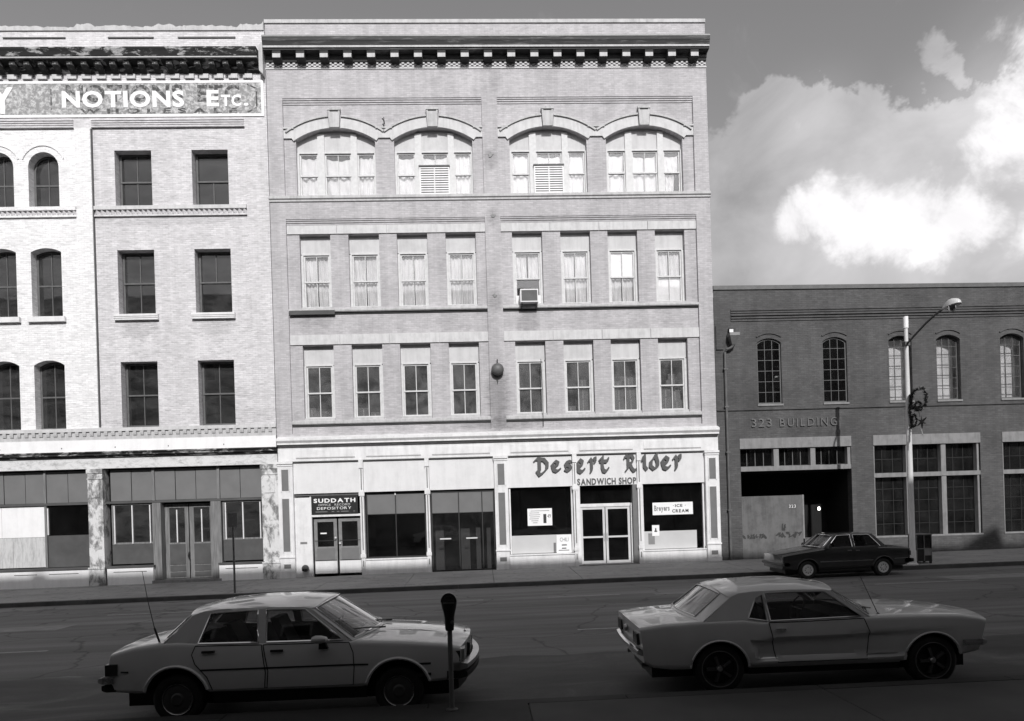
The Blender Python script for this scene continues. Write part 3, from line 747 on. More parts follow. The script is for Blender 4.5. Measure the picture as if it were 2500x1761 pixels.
for x, lst, nm in ((3.94, [(.22, 0, .42, .62), (.22, .62, .40, .42), (.20, 1.04, .34, .34), (-.28, 0, .40, .34)], 'sixth'),
                   (5.85, [(-.24, 0, .46, .52), (.24, 0, .42, .60), (-.24, .52, .40, .46), (.22, .60, .40, .40), (-.26, .98, .30, .32), (.18, 1.0, .36, .44), (-.02, 1.30, .24, .2)], 'seventh'),
                   (7.75, [(-.26, 0, .44, .62), (.20, 0, .40, .46), (-.24, .62, .40, .34), (.14, .46, .44, .40), (-.02, .96, .34, .32), (.02, 1.28, .26, .26), (.3, .86, .26, .2)], 'eighth'),
                   (-6.28, [(.05, 0, .44, .36), (-.32, 0, .3, .5)], 'first'), (-4.37, [(-.2, 0, .4, .46), (.25, 0, .36, .28)], 'second')):
    for j, (dx, dz, w, h) in enumerate(lst):
        carton(x + dx, zf + dz, w, h, .42 + .015 * j, f'{ORD[j]} carton counted up the pile in the {nm} second-floor window of the brick block')

# -- shopfronts of the brick block
MB().prism_x([(-.002, 4.96), (-.06, 4.97), (-.09, 5.02), (-.10, 5.02), (-.10, 5.05), (-.19, 5.07), (-.19, 5.13), (-.26, 5.22), (-.26, 5.30), (-.002, 5.40)], -7.83, 9.43).build('shop_cornice', 'iron_white', B)
MB().box(-7.84, 9.40, -.16, -.10, 5.022, 5.068).build('cornice_groove', 'dark_line', B)
MB().box(-7.84, 9.42, -.04, .3, 4.43, 4.957).build('shop_frieze', 'iron_white', B)
COLS = [-4.67, -2.12, 3.665, 6.22]; PIL = [(-7.86, -7.29), (.50, 1.03), (8.86, 9.41)]
bays = [(-7.29, -4.75), (-4.59, -2.20), (-2.04, .50), (1.03, 3.59), (3.74, 6.14), (6.30, 8.86)]
for a, c in bays:
    fp = MB().box(a + .14, c - .14, -.058, -.041, 4.57, 4.86).build('frieze_panel', 'iron_white', B)
    MB().box(a + .14, c - .14, -.062, -.041, 4.535, 4.562).build('frieze_panel_edge', 'stone', fp)
    MB().box(a + .003, c - .003, -.05, .05, 4.395, 4.428).build('sign_board_trim', 'sash_dark', B)
    MB().box(a + .003, c - .003, .03, .12, 3.17, 4.393).build('sign_board', 'board_white', B)
for i, (a, c) in enumerate(PIL):
    p = MB().box(a, c, -.10, .35, -.45, 4.33).build('pilaster', 'iron_white', B); cx = (a + c) / 2
    MB().box(a - .03, c + .02, -.145, -.101, 4.335, 4.42).build('capital', 'iron_white', p)
    MB().box(a - .015, c + .01, -.125, -.101, 4.25, 4.30).build('neck_mould', 'iron_white', p)
    for z0, z1 in ((3.30, 4.12), (.955, 2.99), (.30, .46)):
        MB().box(cx - .13, cx + .13, -.112, -.1015, z0, z1).build('inset_panel', 'grey_inset', p)
        for x0 in (cx - .165, cx + .133): MB().box(x0, x0 + .032, -.13, -.1015, z0 - .04, z1 + .04).build('inset_moulding', 'iron_white', p)
    MB().box(a - .02, c + .02, -.135, -.101, .70, .76).build('base_mould', 'iron_white', p)
    MB().box(a - .015, c + .015, -.125, -.101, -.45, .20).build('plinth', 'iron_white', p)
for x in COLS:
    p = MB().box(x - .075, x + .075, -.06, .30, -.45, 4.30).build('colonnette', 'iron_white', B)
    MB().box(x - .085, x + .085, -.10, -.061, 4.10, 4.42).build('capital', 'iron_white', p)
    MB().box(x - .11, x + .11, -.09, -.061, 3.02, 3.20).build('capital', 'iron_white', p)
    MB().box(x - .10, x + .10, -.09, -.061, .62, .76).build('base_mould', 'iron_white', p)
    for z0, z1 in ((3.26, 4.06), (.92, 2.98), (.28, .50)): MB().box(x - .018, x + .018, -.068, -.0605, z0, z1).build('groove', 'grey_inset', p)
def bulkhead(a, c, z1, y=.02):
    pr = [(y + .25, -.4), (y - .03, -.4), (y - .035, .12), (y - .02, z1 * .5), (y, z1 - .06), (y - .04, z1 - .05), (y - .04, z1), (y + .25, z1)]
    return MB().prism_x(pr, a, c).build('bulkhead', 'iron_white', B)
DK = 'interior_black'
# bay 1: blank panel, depository doors
MB().box(-7.288, -6.70, .08, .2, -.4, 3.02).build('side_panel', 'white_paint', B)
MB().box(-7.11, -6.85, .065, .079, 1.22, 1.30).build('letter_slot', 'grey_metal', B)
MB().box(-7.288, -4.76, .10, .24, 3.075, 3.168).build('soffit_strip', 'sash_dark', B)
MB().box(-6.70, -6.64, .04, .2, -.4, 3.05).build('door_post', 'white_paint', B)
MB().box(-6.64, -4.76, .06, .2, 2.255, 2.345).build('transom_bar', 'white_paint', B)
for a, c in ((-6.60, -5.71), (-5.65, -4.78)):
    pn = [rect(a + .13, c - .13, 1.08, 2.05)]
    d = MB().plate(rect(a, c, .03, 2.17), .20, .25, pn).build('door', 'grey_metal', B)
    MB().plate(pn[0], .222, .228).build('pane', 'dark_glass', d)
    MB().box(a + .10, c - .10, .185, .199, .56, 1.02).build('door_panel', 'grey_inset', d)
    MB().box(a + .02, c - .02, .18, .199, .03, .52).build('kick_panel', 'white_paint', d)
    MB().box(a + .08, c - .08, .172, .179, .12, .22).build('kick_rail', 'white_paint', d)
    MB().box(a + .03, c - .03, .19, .199, .53, .555).build('door_rail', 'dark_frame', d)
    MB().box(a + .03, c - .03, .19, .199, 1.30, 1.325).build('push_bar', 'dark_frame', d)
    kx = c - .05 if a < -6 else a + .05
    MB().lathe([(.0, -.05), (.035, -.045), (.045, -.02), (.02, 0), (.02, .03)], (kx, .16, 1.42 if a < -6 else 1.2), 'y', 12).build('door_knob', 'aluminium', d, smooth=40)
MB().box(-6.36, -6.12, .218, .2215, 1.58, 1.63).build('door_number', 'paper', B)
# bay 2: display window
def shop_window(a, c, z0, z1, zt, y, fm, gm, split=None, tr_board=None):
    fr = .05; panes = []
    xs = [a] + (split or []) + [c]
    for i in range(len(xs) - 1):
        x0 = xs[i] + (fr if i == 0 else .02); x1 = xs[i + 1] - (fr if i == len(xs) - 2 else .02)
        if zt: panes += [rect(x0, x1, z0 + fr, zt - .012), rect(x0, x1, zt + .012, z1 - fr)]
        else: panes.append(rect(x0, x1, z0 + fr, z1 - fr))
    w = MB().plate(rect(a, c, z0, z1), y, y + .06, panes).build('shop_window', fm, B)
    for i, p in enumerate(panes):
        brd = tr_board and zt and p[0][1] > zt
        MB().plate(p, y + .025, y + .031).build('transom_panel' if brd else 'pane', tr_board if brd else gm, w)
    return w
shop_window(-4.55, -2.22, .575, 3.12, 2.285, .18, 'dark_frame', 'shop_glass', [-3.40], 'grey_board'); bulkhead(-4.594, -2.196, .56)
MB().box(-3.42, -3.38, .13, .178, 3.02, 3.10).build('window_clip', 'white_paint', B)
shop_window(-2.02, .48, -.03, 3.12, 2.255, .14, 'dark_frame', 'vacant_glass', [-.93, -.01], 'grey_board')
for x in (-1.48, -.45): MB().box(x - .22, x + .22, .115, .138, 1.22, 1.27).build('push_plate', 'aluminium', B)
# bay 4 and 6: sandwich shop windows
bulkhead(1.033, 3.587, .54); bulkhead(6.303, 8.857, .55)
for a, c in ((1.06, 3.57), (6.33, 8.84)):
    for x0, x1 in ((a, a + .06), (c - .06, c)): MB().box(x0, x1, .10, .26, .555, 3.165).build('window_post', 'iron_white', B)
MB().plate(rect(1.13, 3.50, .56, 3.16), .20, .206).build('pane', 'shop_glass', B)
MB().plate(rect(6.40, 8.77, .56, 3.16), .20, .206).build('pane', 'shop_glass', B)
MB().box(1.13, 3.50, .196, .1995, .56, 1.27).build('window_board', 'shop_board', B)
MB().box(6.40, 8.53, .196, .1995, .57, 1.28).build('window_board', 'shop_board', B)
# bay 5: double doors
MB().box(3.74, 3.86, .02, .5, -.3, 3.165).build('door_post', 'iron_white', B); MB().box(5.95, 6.14, .02, .5, -.3, 3.165).build('door_post', 'grey_inset', B)
MB().box(5.90, 5.948, .18, .5, -.3, 2.44).build('door_post', 'iron_white', B)
MB().box(3.87, 5.90, .30, .40, 2.32, 2.45).build('transom_bar', 'iron_white', B)
MB().plate(rect(3.87, 5.94, 2.451, 3.16), .35, .356).build('transom_pane', 'shop_glass', B)
MB().box(3.74, 6.14, -.05, .5, -.3, .05).build('threshold', 'concrete', B)
for a, c in ((3.89, 4.875), (4.905, 5.88)):
    pn = [rect(a + .09, c - .09, .17, 1.08), rect(a + .09, c - .09, 1.15, 2.22)]
    d = MB().plate(rect(a, c, .06, 2.31), .33, .38, pn).build('door', 'aluminium', B)
    for p in pn: MB().plate(p, .35, .356).build('pane', 'shop_glass', d)
    hx = c - .045 if a < 4.5 else a + .045
    MB().tube([(hx, .33, .98), (hx, .27, 1.0), (hx, .27, 1.26), (hx, .33, 1.28)], .016, 8).build('door_pull', 'aluminium', d, smooth=50)
# shops are dark inside
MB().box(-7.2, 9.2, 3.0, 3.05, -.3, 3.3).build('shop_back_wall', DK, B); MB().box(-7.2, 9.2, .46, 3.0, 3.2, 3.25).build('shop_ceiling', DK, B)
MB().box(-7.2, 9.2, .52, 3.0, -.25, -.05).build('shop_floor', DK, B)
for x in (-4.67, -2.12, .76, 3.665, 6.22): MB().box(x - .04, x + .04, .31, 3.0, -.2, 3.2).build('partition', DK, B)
# partitions and counters glimpsed through the glazed doors of bay 3
for i, (x, w, h) in enumerate(((-1.75, .34, 1.55), (-.72, .36, 1.6), (-.2, .18, 1.62), (.22, .16, 1.6))):
    tag(MB().box(x - w / 2, x + w / 2, .8, 1.1, -.05, h).build('filing_cabinet', 'shop_board'), f'{ORD[i]} grey cabinet from the left behind the glazed doors of the empty shop', 'cabinet', 'cabinets in the empty shop')
# star-shaped tie plates and scars down the middle pier
plain('scar', .27, .9, .3, 9)
for z in (16.25, 10.72, 13.86): 
    s5 = []
    for i in range(10):
        a_ = math.pi * i / 5; r_ = (.10 if i % 2 == 0 else .07) * random.uniform(.6, 1.3); s5.append((.745 + r_ * math.sin(a_), z + r_ * math.cos(a_)))
    MB().plate(s5 if area2(s5) > 0 else s5[::-1], -.025, -.002).build('tie_plate', 'scar', B)

# ------------------------------------------------------------------ signs and notices on the brick block
LET = {
 'D': [[(-.02, .80), (.10, .90), (.30, .86)], [(.24, .92), (.24, .22)], [(.24, .86), (.52, .84), (.72, .62), (.70, .34), (.48, .12), (.26, -.02), (.10, .20)]],
 'e': [[(.16, .26), (.10, .46), (.28, .66), (.46, .56), (.40, .38), (.20, .34)], [(.12, .34), (.20, .10), (.38, .04), (.56, .16)]],
 'o': [[(.12, .22), (.12, .42), (.30, .66), (.52, .48), (.46, .22), (.30, .06)], [(.12, .26), (.22, .12)]],
 's': [[(.54, .58), (.36, .64), (.16, .58), (.20, .44), (.46, .30), (.50, .16), (.30, .04), (.08, .12)], [(.1, .5), (.16, .3)]],
 'r': [[(.06, .52), (.16, .62), (.24, .50), (.24, .10), (.20, -.02)], [(.24, .46), (.38, .62), (.52, .66), (.50, .46)]],
 't': [[(.06, .72), (.22, .86), (.20, .30), (.28, .08), (.46, .04), (.60, .20)], [(.10, .62), (.56, .62), (.60, .76)]],
 'R': [[(.00, .80), (.06, .92), (.26, .86)], [(.24, .90), (.24, .24), (.08, .08)], [(.26, .88), (.52, .92), (.64, .74), (.52, .52), (.30, .46)], [(.36, .46), (.50, .20), (.66, .06), (.82, .12)]],
 'i': [[(.10, .56), (.24, .84), (.24, .20), (.38, .04)]],
 'd': [[(.50, .98), (.36, .74), (.16, .52), (.14, .24), (.32, .06), (.54, .20), (.56, .48), (.46, .84), (.52, .98)]],
}
sg = empty('shop_sign', (5.0, -.06, 4.0), 'dark raised blackletter shop name across the white fascia reading Desert Rider', 'sign')
for ch, xa, xb, za, zb_ in (('D', 2.05, 2.66, 3.57, 4.37), ('e', 2.73, 3.15, 3.71, 4.23), ('s', 3.25, 3.60, 3.72, 4.21), ('e', 3.71, 4.11, 3.64, 4.26), ('r', 4.19, 4.56, 3.64, 4.32), ('t', 4.63, 5.06, 3.64, 4.35),
                            ('R', 5.62, 6.17, 3.64, 4.37), ('i', 6.31, 6.60, 3.68, 4.36), ('d', 6.63, 7.05, 3.69, 4.41), ('e', 7.10, 7.53, 3.68, 4.28), ('r', 7.57, 7.95, 3.66, 4.33)):
    hh_ = (zb_ - za); vs_, tri = nib_letter(LET[ch], .225, 42, .065); mb = MB()
    x_0, x_1 = min(p[0] for p in vs_), max(p[0] for p in vs_); z_0, z_1 = min(p[1] for p in vs_), max(p[1] for p in vs_)
    solid2d(mb, vs_, tri, lambda a, b_: (xa + (a - x_0) / (x_1 - x_0) * (xb - xa), za + (b_ - z_0) / (z_1 - z_0) * hh_), -.045, .0285)
    mb.build('letter', 'letter_grey', sg)
s2 = empty('shop_sign', (4.93, -.02, 3.2), 'small dark block letters reading Sandwich Shop above the shop doors', 'sign')
letter_row('SANDWICH SHOP', 3.765, 6.115, 3.19, 3.45, .016, .0285, 'letter_grey', s2, .035, .10, .36)
s3 = MB().box(-6.63, -4.84, .02, .075, 2.36, 3.07).build('name_board', 'sign_black'); tag(s3, 'black depository name board with white lettering above the double doors', 'sign')
letter_row('SUDDATH', -6.54, -4.93, 2.80, 2.96, .012, .019, 'paper', s3, .035, .14)
letter_row('OFFICE RECORD', -6.36, -5.14, 2.675, 2.755, .014, .019, 'aluminium', s3, 0, .14, .9, joined=True, name='small_lettering')
letter_row('DEPOSITORY', -6.42, -5.10, 2.53, 2.63, .013, .019, 'paper', s3, 0, .14, joined=True, name='small_lettering')
for xa, xb in ((-6.48, -6.02), (-5.86, -5.76), (-5.66, -5.56), (-5.5, -5.2), (-5.02, -4.96)): MB().box(xa, xb, .0155, .019, 2.43, 2.465).build('faint_lettering', 'grey_inset', s3)
def poster(x0, x1, z0, z1, y, label, name='poster', tilt=0):
    o = MB().plate([(x0, z0), (x1, z0 + tilt), (x1, z1 + tilt), (x0, z1)], y, y + .003).build(name, 'paper'); return tag(o, label, 'poster')
p = poster(1.775, 2.75, 1.645, 2.325, .19, 'white paper menu with a large price taped in the dark shop window')
letter_row('1', 2.40, 2.52, 1.74, 2.10, .1865, .1895, 'ink', p, .035, .06, joined=True, name='lettering'); letter_row('49', 2.56, 2.70, 1.94, 2.09, .1865, .1895, 'ink', p, 0, .06, joined=True, name='lettering')
for i, (xa, xb) in enumerate(((1.90, 2.64), (1.86, 2.24), (1.84, 2.28), (1.87, 2.26), (1.85, 2.22), (1.92, 2.20), (1.98, 2.16))):
    MB().box(xa, xb, .187, .1895, 2.22 - i * .078, 2.242 - i * .078).build('print_line', 'ink_grey', p)
p = poster(6.775, 8.40, 1.92, 2.415, .19, 'long white banner advertising ice cream in the right shop window')
letter_row('ICE', 7.68, 7.98, 2.22, 2.33, .1865, .1895, 'ink', p, .035, .14, joined=True, name='lettering'); letter_row('CREAM', 7.56, 8.22, 2.00, 2.13, .1865, .1895, 'ink', p, .035, .14, joined=True, name='lettering')
letter_row('Breyers', 6.84, 7.46, 2.08, 2.30, .1866, .1895, 'ink_grey', p, .035, .05, joined=True, name='lettering')
for x in (7.60, 8.08): MB().box(x, x + .03, .1865, .1895, 2.27, 2.29).build('dash', 'ink', p)
p = poster(2.90, 3.48, .545, 1.255, .185, 'white chili notice leaning at the foot of the left sandwich shop window')
letter_row('CHILI', 3.03, 3.37, .99, 1.14, .1815, .1845, 'ink_grey', p, 0, .1, joined=True, name='lettering'); MB().box(3.1, 3.28, .1815, .1845, .70, .74).build('print', 'ink', p); MB().box(2.97, 3.40, .1815, .1845, .62, .66).build('print', 'ink_grey', p)
MB().box(3.1, 3.3, .1815, .1845, .82, .88).build('print', 'ink_grey', p)
p = poster(6.73, 7.02, 1.09, 1.52, .185, 'small white paper notice on the right shop window glass')
MB().box(6.82, 6.93, .1815, .1845, 1.25, 1.30).build('print', 'ink', p); MB().box(6.85, 6.90, .1815, .1845, 1.30, 1.40).build('print', 'ink', p)
tag(MB().box(6.57, 6.83, .190, .1955, .76, 1.20).build('notice_card', 'ink_grey'), 'grey card stuck low on the board in the right shop window', 'card')
tag(MB().box(2.775, 2.87, .188, .1955, .56, .95).build('notice_card', 'grey_inset'), 'narrow dark card beside the chili notice', 'card')

# air conditioner in the third-floor window
ac = empty('air_conditioner', (2.05, .1, 10.35), 'white box air conditioner jutting from the fifth third-floor window', 'air conditioner')
MB().plate(rect(1.72, 2.42, 10.36, 10.86), -.36, .30, [rect(1.76, 2.38, 10.40, 10.82)]).build('housing', 'white_paint', ac)
MB().box(1.74, 2.40, -.30, .28, 10.38, 10.84).build('core', 'black_metal', ac)
MB().box(1.765, 2.375, -.34, -.302, 10.405, 10.815).build('grille', 'ac_grille', ac)
for i in range(9): MB().box(1.765, 2.375, -.352, -.341, 10.42 + i * .044, 10.435 + i * .044).build('louvre', 'zinc', ac)
MB().box(1.57, 1.719, .27, .30, 10.42, 10.79).build('side_panel', 'white_paint', ac); MB().box(2.421, 2.57, .27, .30, 10.42, 10.79).build('side_panel', 'white_paint', ac)
for x in (1.78, 2.34): MB().tube([(x, -.25, 10.355), (x, .04, 10.12)], .018, 6).build('support_arm', 'black_metal', ac)
# alarm globe on the middle pier
al = empty('alarm_bell', (.755, -.1, 7.55), 'round dark alarm globe on a bracket on the pale middle pier', 'bell')
MB().lathe([(.0, -.30), (.10, -.29), (.18, -.25), (.235, -.17), (.245, -.08), (.22, -.04), (.22, .0), (.0, .0)], (.755, -.06, 7.80), 'y', 28).build('gong', 'zinc', al, smooth=40)
MB().tube([(.755, -.2, 8.05), (.755, -.12, 8.2), (.755, -.01, 8.22)], .018, 8).build('bracket', 'black_metal', al)
MB().plate([(.55, 7.66), (.96, 7.66), (.84, 7.54), (.67, 7.54)], -.12, -.02).build('lower_bracket', 'black_metal', al)
MB().plate([(.70, 7.42), (.77, 7.42), (.77, 7.35), (.73, 7.22), (.72, 7.35)], -.03, -.002).build('striker', 'black_metal', al)
# siamese standpipe by the depository doors
sp_ = empty('standpipe', (-6.91, .0, .05), 'dark twin-headed fire standpipe on the white wall by the depository doors', 'standpipe')
MB().lathe([(.0, -.12), (.13, -.11), (.14, -.05), (.10, -.02), (.05, .0), (.05, .08)], (-6.91, -.02, .28), 'y', 20).build('flange', 'zinc', sp_, smooth=40)
for dx in (-.055, .055): MB().lathe([(.0, -.2), (.05, -.2), (.05, -.12)], (-6.91 + dx, -.02, .23), 'y', 12).build('inlet', 'black_metal', sp_, smooth=40)
# little iron hook between the first two arches
hk = MB().tube([(-3.40, -.03, 17.41), (-3.36, -.08, 17.48), (-3.38, -.08, 17.62), (-3.44, -.08, 17.66), (-3.36, -.08, 17.70)], .028, 6).build('iron_hook', 'black_metal'); tag(hk, 'small dark iron hook standing on the hood mould between the left arches', 'hook')
wire = MB().tube([(2.47, -.02, 8.2), (2.50, -.03, 7.0), (2.49, -.02, 5.85), (2.50, -.03, 5.55)], .012, 5).build('hanging_wire', 'black_metal'); tag(wire, 'thin dark wire hanging down by the fifth second-floor window', 'wire')

tag(MB().box(-7.25, -5.50, -.05, .055, 10.11, 10.27).build('weathered_board', 'old_board'), 'dark weathered board along the sill under the first third-floor window from the left', 'board')

# ------------------------------------------------------------------ white painted brick building on the left
A = empty('painted_brick_building', (-17.5, 0, 0), 'white painted brick building with weathered dark cornice and faded wall sign reading Notions Etc', 'building')
XL = -26.5
wx = [(-13.75, -12.36), (-10.83, -9.45)]
RZ = [(14.43, 16.60), (10.27, 12.76), (5.93, 8.45)]
arx = [(-17.0, -15.86), (-18.69, -17.55), (-20.38, -19.24), (-22.07, -20.93)]
MB().wall(rect(XL, -7.89, 17.45, 21.22), [], 0, .1).build('wall', 'white_brick', A)
for a, c, m_ in ((XL, -22.9, 'bright_brick'), (-15.20, -14.55, 'bright_brick'), (-8.75, -7.89, 'white_brick')):
    MB().box(a, c, 0, .30, 5.90, 17.449).build('pier', m_, A)
hs = [rect(a, c, z0, z1) for a, c in wx for z0, z1 in RZ]
MB().wall(rect(-14.55, -8.75, 5.90, 17.449), hs, .08, .46).build('wall_panel', 'white_brick', A)
hs = []
for a, c in arx: hs += [arch(a, c, 14.40, 16.0, 16.57), arch(a, c, 10.23, 12.73, 12.88), arch(a, c, 5.93, 8.38, 8.57)]
MB().wall(rect(-22.9, -15.20, 5.90, 17.449), hs, .08, .46).build('wall_panel', 'bright_brick', A)
MB().box(-14.58, -14.545, -.03, .10, 5.95, 17.4).build('downpipe', 'zinc', A)
yb = .43
for a, c in wx:
    for k, (z0, z1) in enumerate(RZ):
        zm = {0: 15.50, 1: 11.55, 2: 7.19}[k]
        hung_sash(A, a + .03, c - .03, z0 + .01, z1 - .01, zm, yb, 'sash_dark', 'dusty_glass', .07, .03, (not (k == 0 and a > -12), k != 1 or a < -12))
for a, c in arx:
    for z0, sp, cw, zm in ((14.40, 16.0, 16.57, 15.42), (10.23, 12.73, 12.88, 11.52), (5.93, 8.38, 8.57, 7.20)):
        window(A, arch(a + .01, c - .01, z0 + .01, sp, cw - .01), arch_panes(a + .01, c - .01, z0 + .01, sp, cw - .01, zm), yb, 'sash_dark', 'dusty_glass')
    MB().box(a - .13, c + .13, -.06, .079, 10.03, 10.228).build('sill', 'white_paint', A)
    p = arc_band((a + c) / 2, 16.0, .80, .845, -1.2, 1.2, 18); MB().plate(p if area2(p) > 0 else p[::-1], .045, .079).build('hood_mould', 'bright_brick', A)
for a, c in wx:
    s_ = MB().box(a - .15, c + .12, -.05, .079, 10.04, 10.265).build('sill', 'white_paint', A)
    for z in (10.10, 10.165): MB().box(a - .145, c + .115, -.056, -.0505, z, z + .012).build('sill_groove', 'dark_line', s_)
# paper in two windows
tag(MB().plate(rect(-16.78, -16.40, 12.10, 12.36), .53, .535).build('paper_sheet', 'carton'), 'pale strip of paper across the upper panes of the third-floor arched window', 'paper')
tag(MB().plate(rect(-16.37, -15.95, 12.10, 12.36), .53, .535).build('paper_sheet', 'carton'), 'shorter pale strip of paper in the right pane of the third-floor arched window', 'paper')
tag(MB().box(-10.60, -10.44, .53, .6, 14.5, 14.85).build('window_card', 'carton'), 'small pale card standing in the right top window of the white building', 'card')
# dogtooth course under the top windows
tooth = MB().add([(-.085, .08, 14.12), (.085, .08, 14.12), (0, -.02, 14.12), (-.085, .08, 14.28), (.085, .08, 14.28), (0, -.02, 14.28)], [(0, 2, 5, 3), (2, 1, 4, 5), (3, 5, 4), (0, 1, 2)])
t0 = None
for a, c, m_ in ((-14.54, -8.76, 'white_brick'), (-22.88, -15.21, 'bright_brick')):
    MB().box(a, c, -.03, .079, 14.29, 14.43).build('sill_course', 'stone_light' if a > -15 else 'bright_brick', A); MB().box(a, c, .0, .079, 14.04, 14.11).build('base_course', m_, A)
    n = int((c - a) / .19); 
    for i in range(n):
        x = a + (i + .5) * (c - a) / n
        if t0 is None: t0 = tooth.build('dogtooth', m_, A); t0.location.x = x
        else: link('dogtooth', t0.data, A, (x, 0, 0))
# mouldings above the bays
for a, c in ((-14.54, -8.76), (-22.88, -15.21)):
    for i, z in enumerate((17.46, 17.54, 17.62, 17.70)): MB().box(a, c, -.012 * (i + 1), .079, z, z + .05).build('corbel_course', 'white_brick', A)
# painted wall sign
ps = MB().box(XL, -7.985, -.022, -.002, 17.84, 19.215).build('painted_sign', 'sign_field', A); ps['label'] = 'faded grey painted sign band with white letters'
fr_ = [rect(XL + .05, -8.075, 17.93, 19.125)]
MB().plate(rect(XL, -7.98, 17.83, 19.22), -.034, -.0225, fr_).build('sign_border', 'sign_white', ps)
def sign_word(tx, x0, x1, z0, z1, y, mat, off, gap=.08): letter_row(tx, x0, x1, z0, z1, y, y + .004, mat, ps, off, gap)
sign_word('NOTIONS', -15.60, -11.0, 18.20, 18.83, -.036, 'sign_white', .035)
sign_word('E', -10.15, -9.68, 18.21, 18.84, -.036, 'sign_white', .035); sign_word('TC', -9.60, -8.84, 18.22, 18.66, -.036, 'sign_white', .035); sign_word('.', -8.75, -8.56, 18.23, 18.70, -.036, 'sign_white', .035)
sign_word('DRY', -19.8, -17.41, 17.98, 18.99, -.036, 'sign_white', .035)
sign_word('NOTIONS', -15.45, -11.05, 18.42, 19.07, -.028, 'ghost', .035); sign_word('ETC', -10.5, -8.9, 18.40, 19.05, -.028, 'ghost', .035)
letter_row('WHOLESALE', -14.95, -9.0, 17.97, 18.16, -.029, -.025, 'ghost', ps, .035, .4)
for pl in ([(-16.03, 18.12), (-15.98, 18.12), (-15.98, 18.92), (-16.03, 18.92)], [(-8.28, 18.2), (-8.22, 18.2), (-8.22, 18.9), (-8.28, 18.9)], [(-8.62, 19.06), (-8.60, 19.10), (-8.24, 18.93), (-8.28, 18.88)], [(-8.62, 18.0), (-8.28, 18.18), (-8.24, 18.14), (-8.60, 17.96)]):
    MB().plate(pl if area2(pl) > 0 else pl[::-1], -.029, -.025).build('ghost_line', 'ghost', ps)
# blocks, cornice and brackets
bl = MB().box(-.175, .175, -.10, -.002, 19.275, 19.44).build('dentil_block', 'stone_light', A); bl.location.x = -8.55
for i in range(1, 33): link('dentil_block', bl.data, A, (-8.55 - i * .553, 0, 0))
cA = MB().prism_x([(-.002, 19.50), (-.10, 19.52), (-.14, 19.62), (-.14, 19.72), (-.44, 19.78), (-.48, 19.78), (-.48, 19.86), (-.53, 19.88), (-.58, 20.02), (-.62, 20.10), (-.62, 20.16), (-.002, 20.24)], XL, -8.06).build('cornice', 'cornice_old', A)
MB().prism_x([(-.46, 19.79), (-.54, 19.80), (-.54, 19.84), (-.46, 19.85)], XL, -8.05).build('cornice_fillet', 'stone', cA)
bk = MB().prism_x([(-.11, 19.42), (-.30, 19.50), (-.42, 19.60), (-.42, 19.77), (-.11, 19.74)], -.10, .10).build('bracket', 'cornice_old', cA); bk.location.x = -8.75
for i in range(1, 34): link('bracket', bk.data, cA, (-8.75 - i * .527, 0, 0))
MB().plate([(-8.05, 19.45), (-7.90, 19.30), (-7.90, 20.5), (-8.0, 20.45), (-8.05, 20.3)], -.3, -.002).build('cornice_end', 'stone', A)
# rough parapet with caps and sunk panels
rnd = random.Random(5); tp = [(XL, 21.20)]; x = XL
top = []
while x < -7.9:
    top.append((x, 21.30 + .03 * math.sin(x * 1.7) + rnd.uniform(-.035, .035) + (.10 if (-15.0 < x < -14.3 or -12.0 < x < -11.3 or -8.8 < x < -7.9) else 0))); x += rnd.uniform(.05, .16)
MB().plate([(XL, 21.15), (-7.90, 21.15), (-7.90, 21.50)] + top[::-1], -.05, .35).build('parapet_coping', 'stone', A)
for a, c in ((-17.73, -15.4), (-13.81, -12.09), (-11.17, -8.99), (-21.2, -19.0), (-25, -22.4)):
    pp_ = MB().box(a, c, -.045, -.002, 20.86, 20.905).build('parapet_moulding', 'sash_dark', A)
# first-floor belt with small blocks, fascia and shop cornice
MB().box(XL, -7.88, -.09, .3, 5.775, 5.905).build('belt_course', 'stone_light', A)
MB().box(XL, -7.885, -.03, .29, 5.46, 5.773).build('belt_back', 'stone', A)
b0 = MB().prism_x([(-.031, 5.60), (-.07, 5.62), (-.085, 5.70), (-.085, 5.772), (-.031, 5.772)], -.065, .065).build('belt_block', 'stone', A); b0.location.x = -8.1
for i in range(1, 68): link('belt_block', b0.data, A, (-8.1 - i * .216 * 1.25, 0, 0))
MB().box(XL, -7.895, -.05, .28, 5.02, 5.458).build('fascia', 'sign_white', A)
for x in (-9.9, -12.0, -14.0, -16.0, -18.3): MB().box(x, x + .03, -.058, -.0505, 5.14, 5.19).build('bolt', 'dark_line', A)
MB().prism_x([(-.052, 4.78), (-.09, 4.79), (-.12, 4.84), (-.20, 4.87), (-.20, 4.91), (-.26, 4.96), (-.26, 5.0), (-.052, 5.018)], XL, -7.84).build('shop_cornice', 'cornice_old', A)
MB().box(XL, -7.87, -.02, .28, 4.36, 4.776).build('shop_frieze', 'fascia_old', A)
for a, c in ((-15.06, -14.50), (-8.50, -7.87), (-21.8, -21.2)):
    p = MB().box(a, c, -.06, .45, -.5, 4.355).build('pilaster', 'pilaster_old', A)
    MB().box(a - .03, c + .01, -.09, -.061, 4.18, 4.34).build('capital', 'pilaster_old', p); MB().box(a - .02, c, -.085, -.061, 3.95, 3.99).build('neck_mould', 'pilaster_old', p)
    MB().box(a + .12, c - .12, -.09, -.061, 3.25, 3.82).build('carved_panel', 'pilaster_old', p)
    MB().box(a - .03, c + .02, -.10, -.061, -.5, .50).build('plinth', 'pilaster_old', p); MB().box(a - .04, c + .03, -.12, -.061, .52, .58).build('base_mould', 'pilaster_old', p)
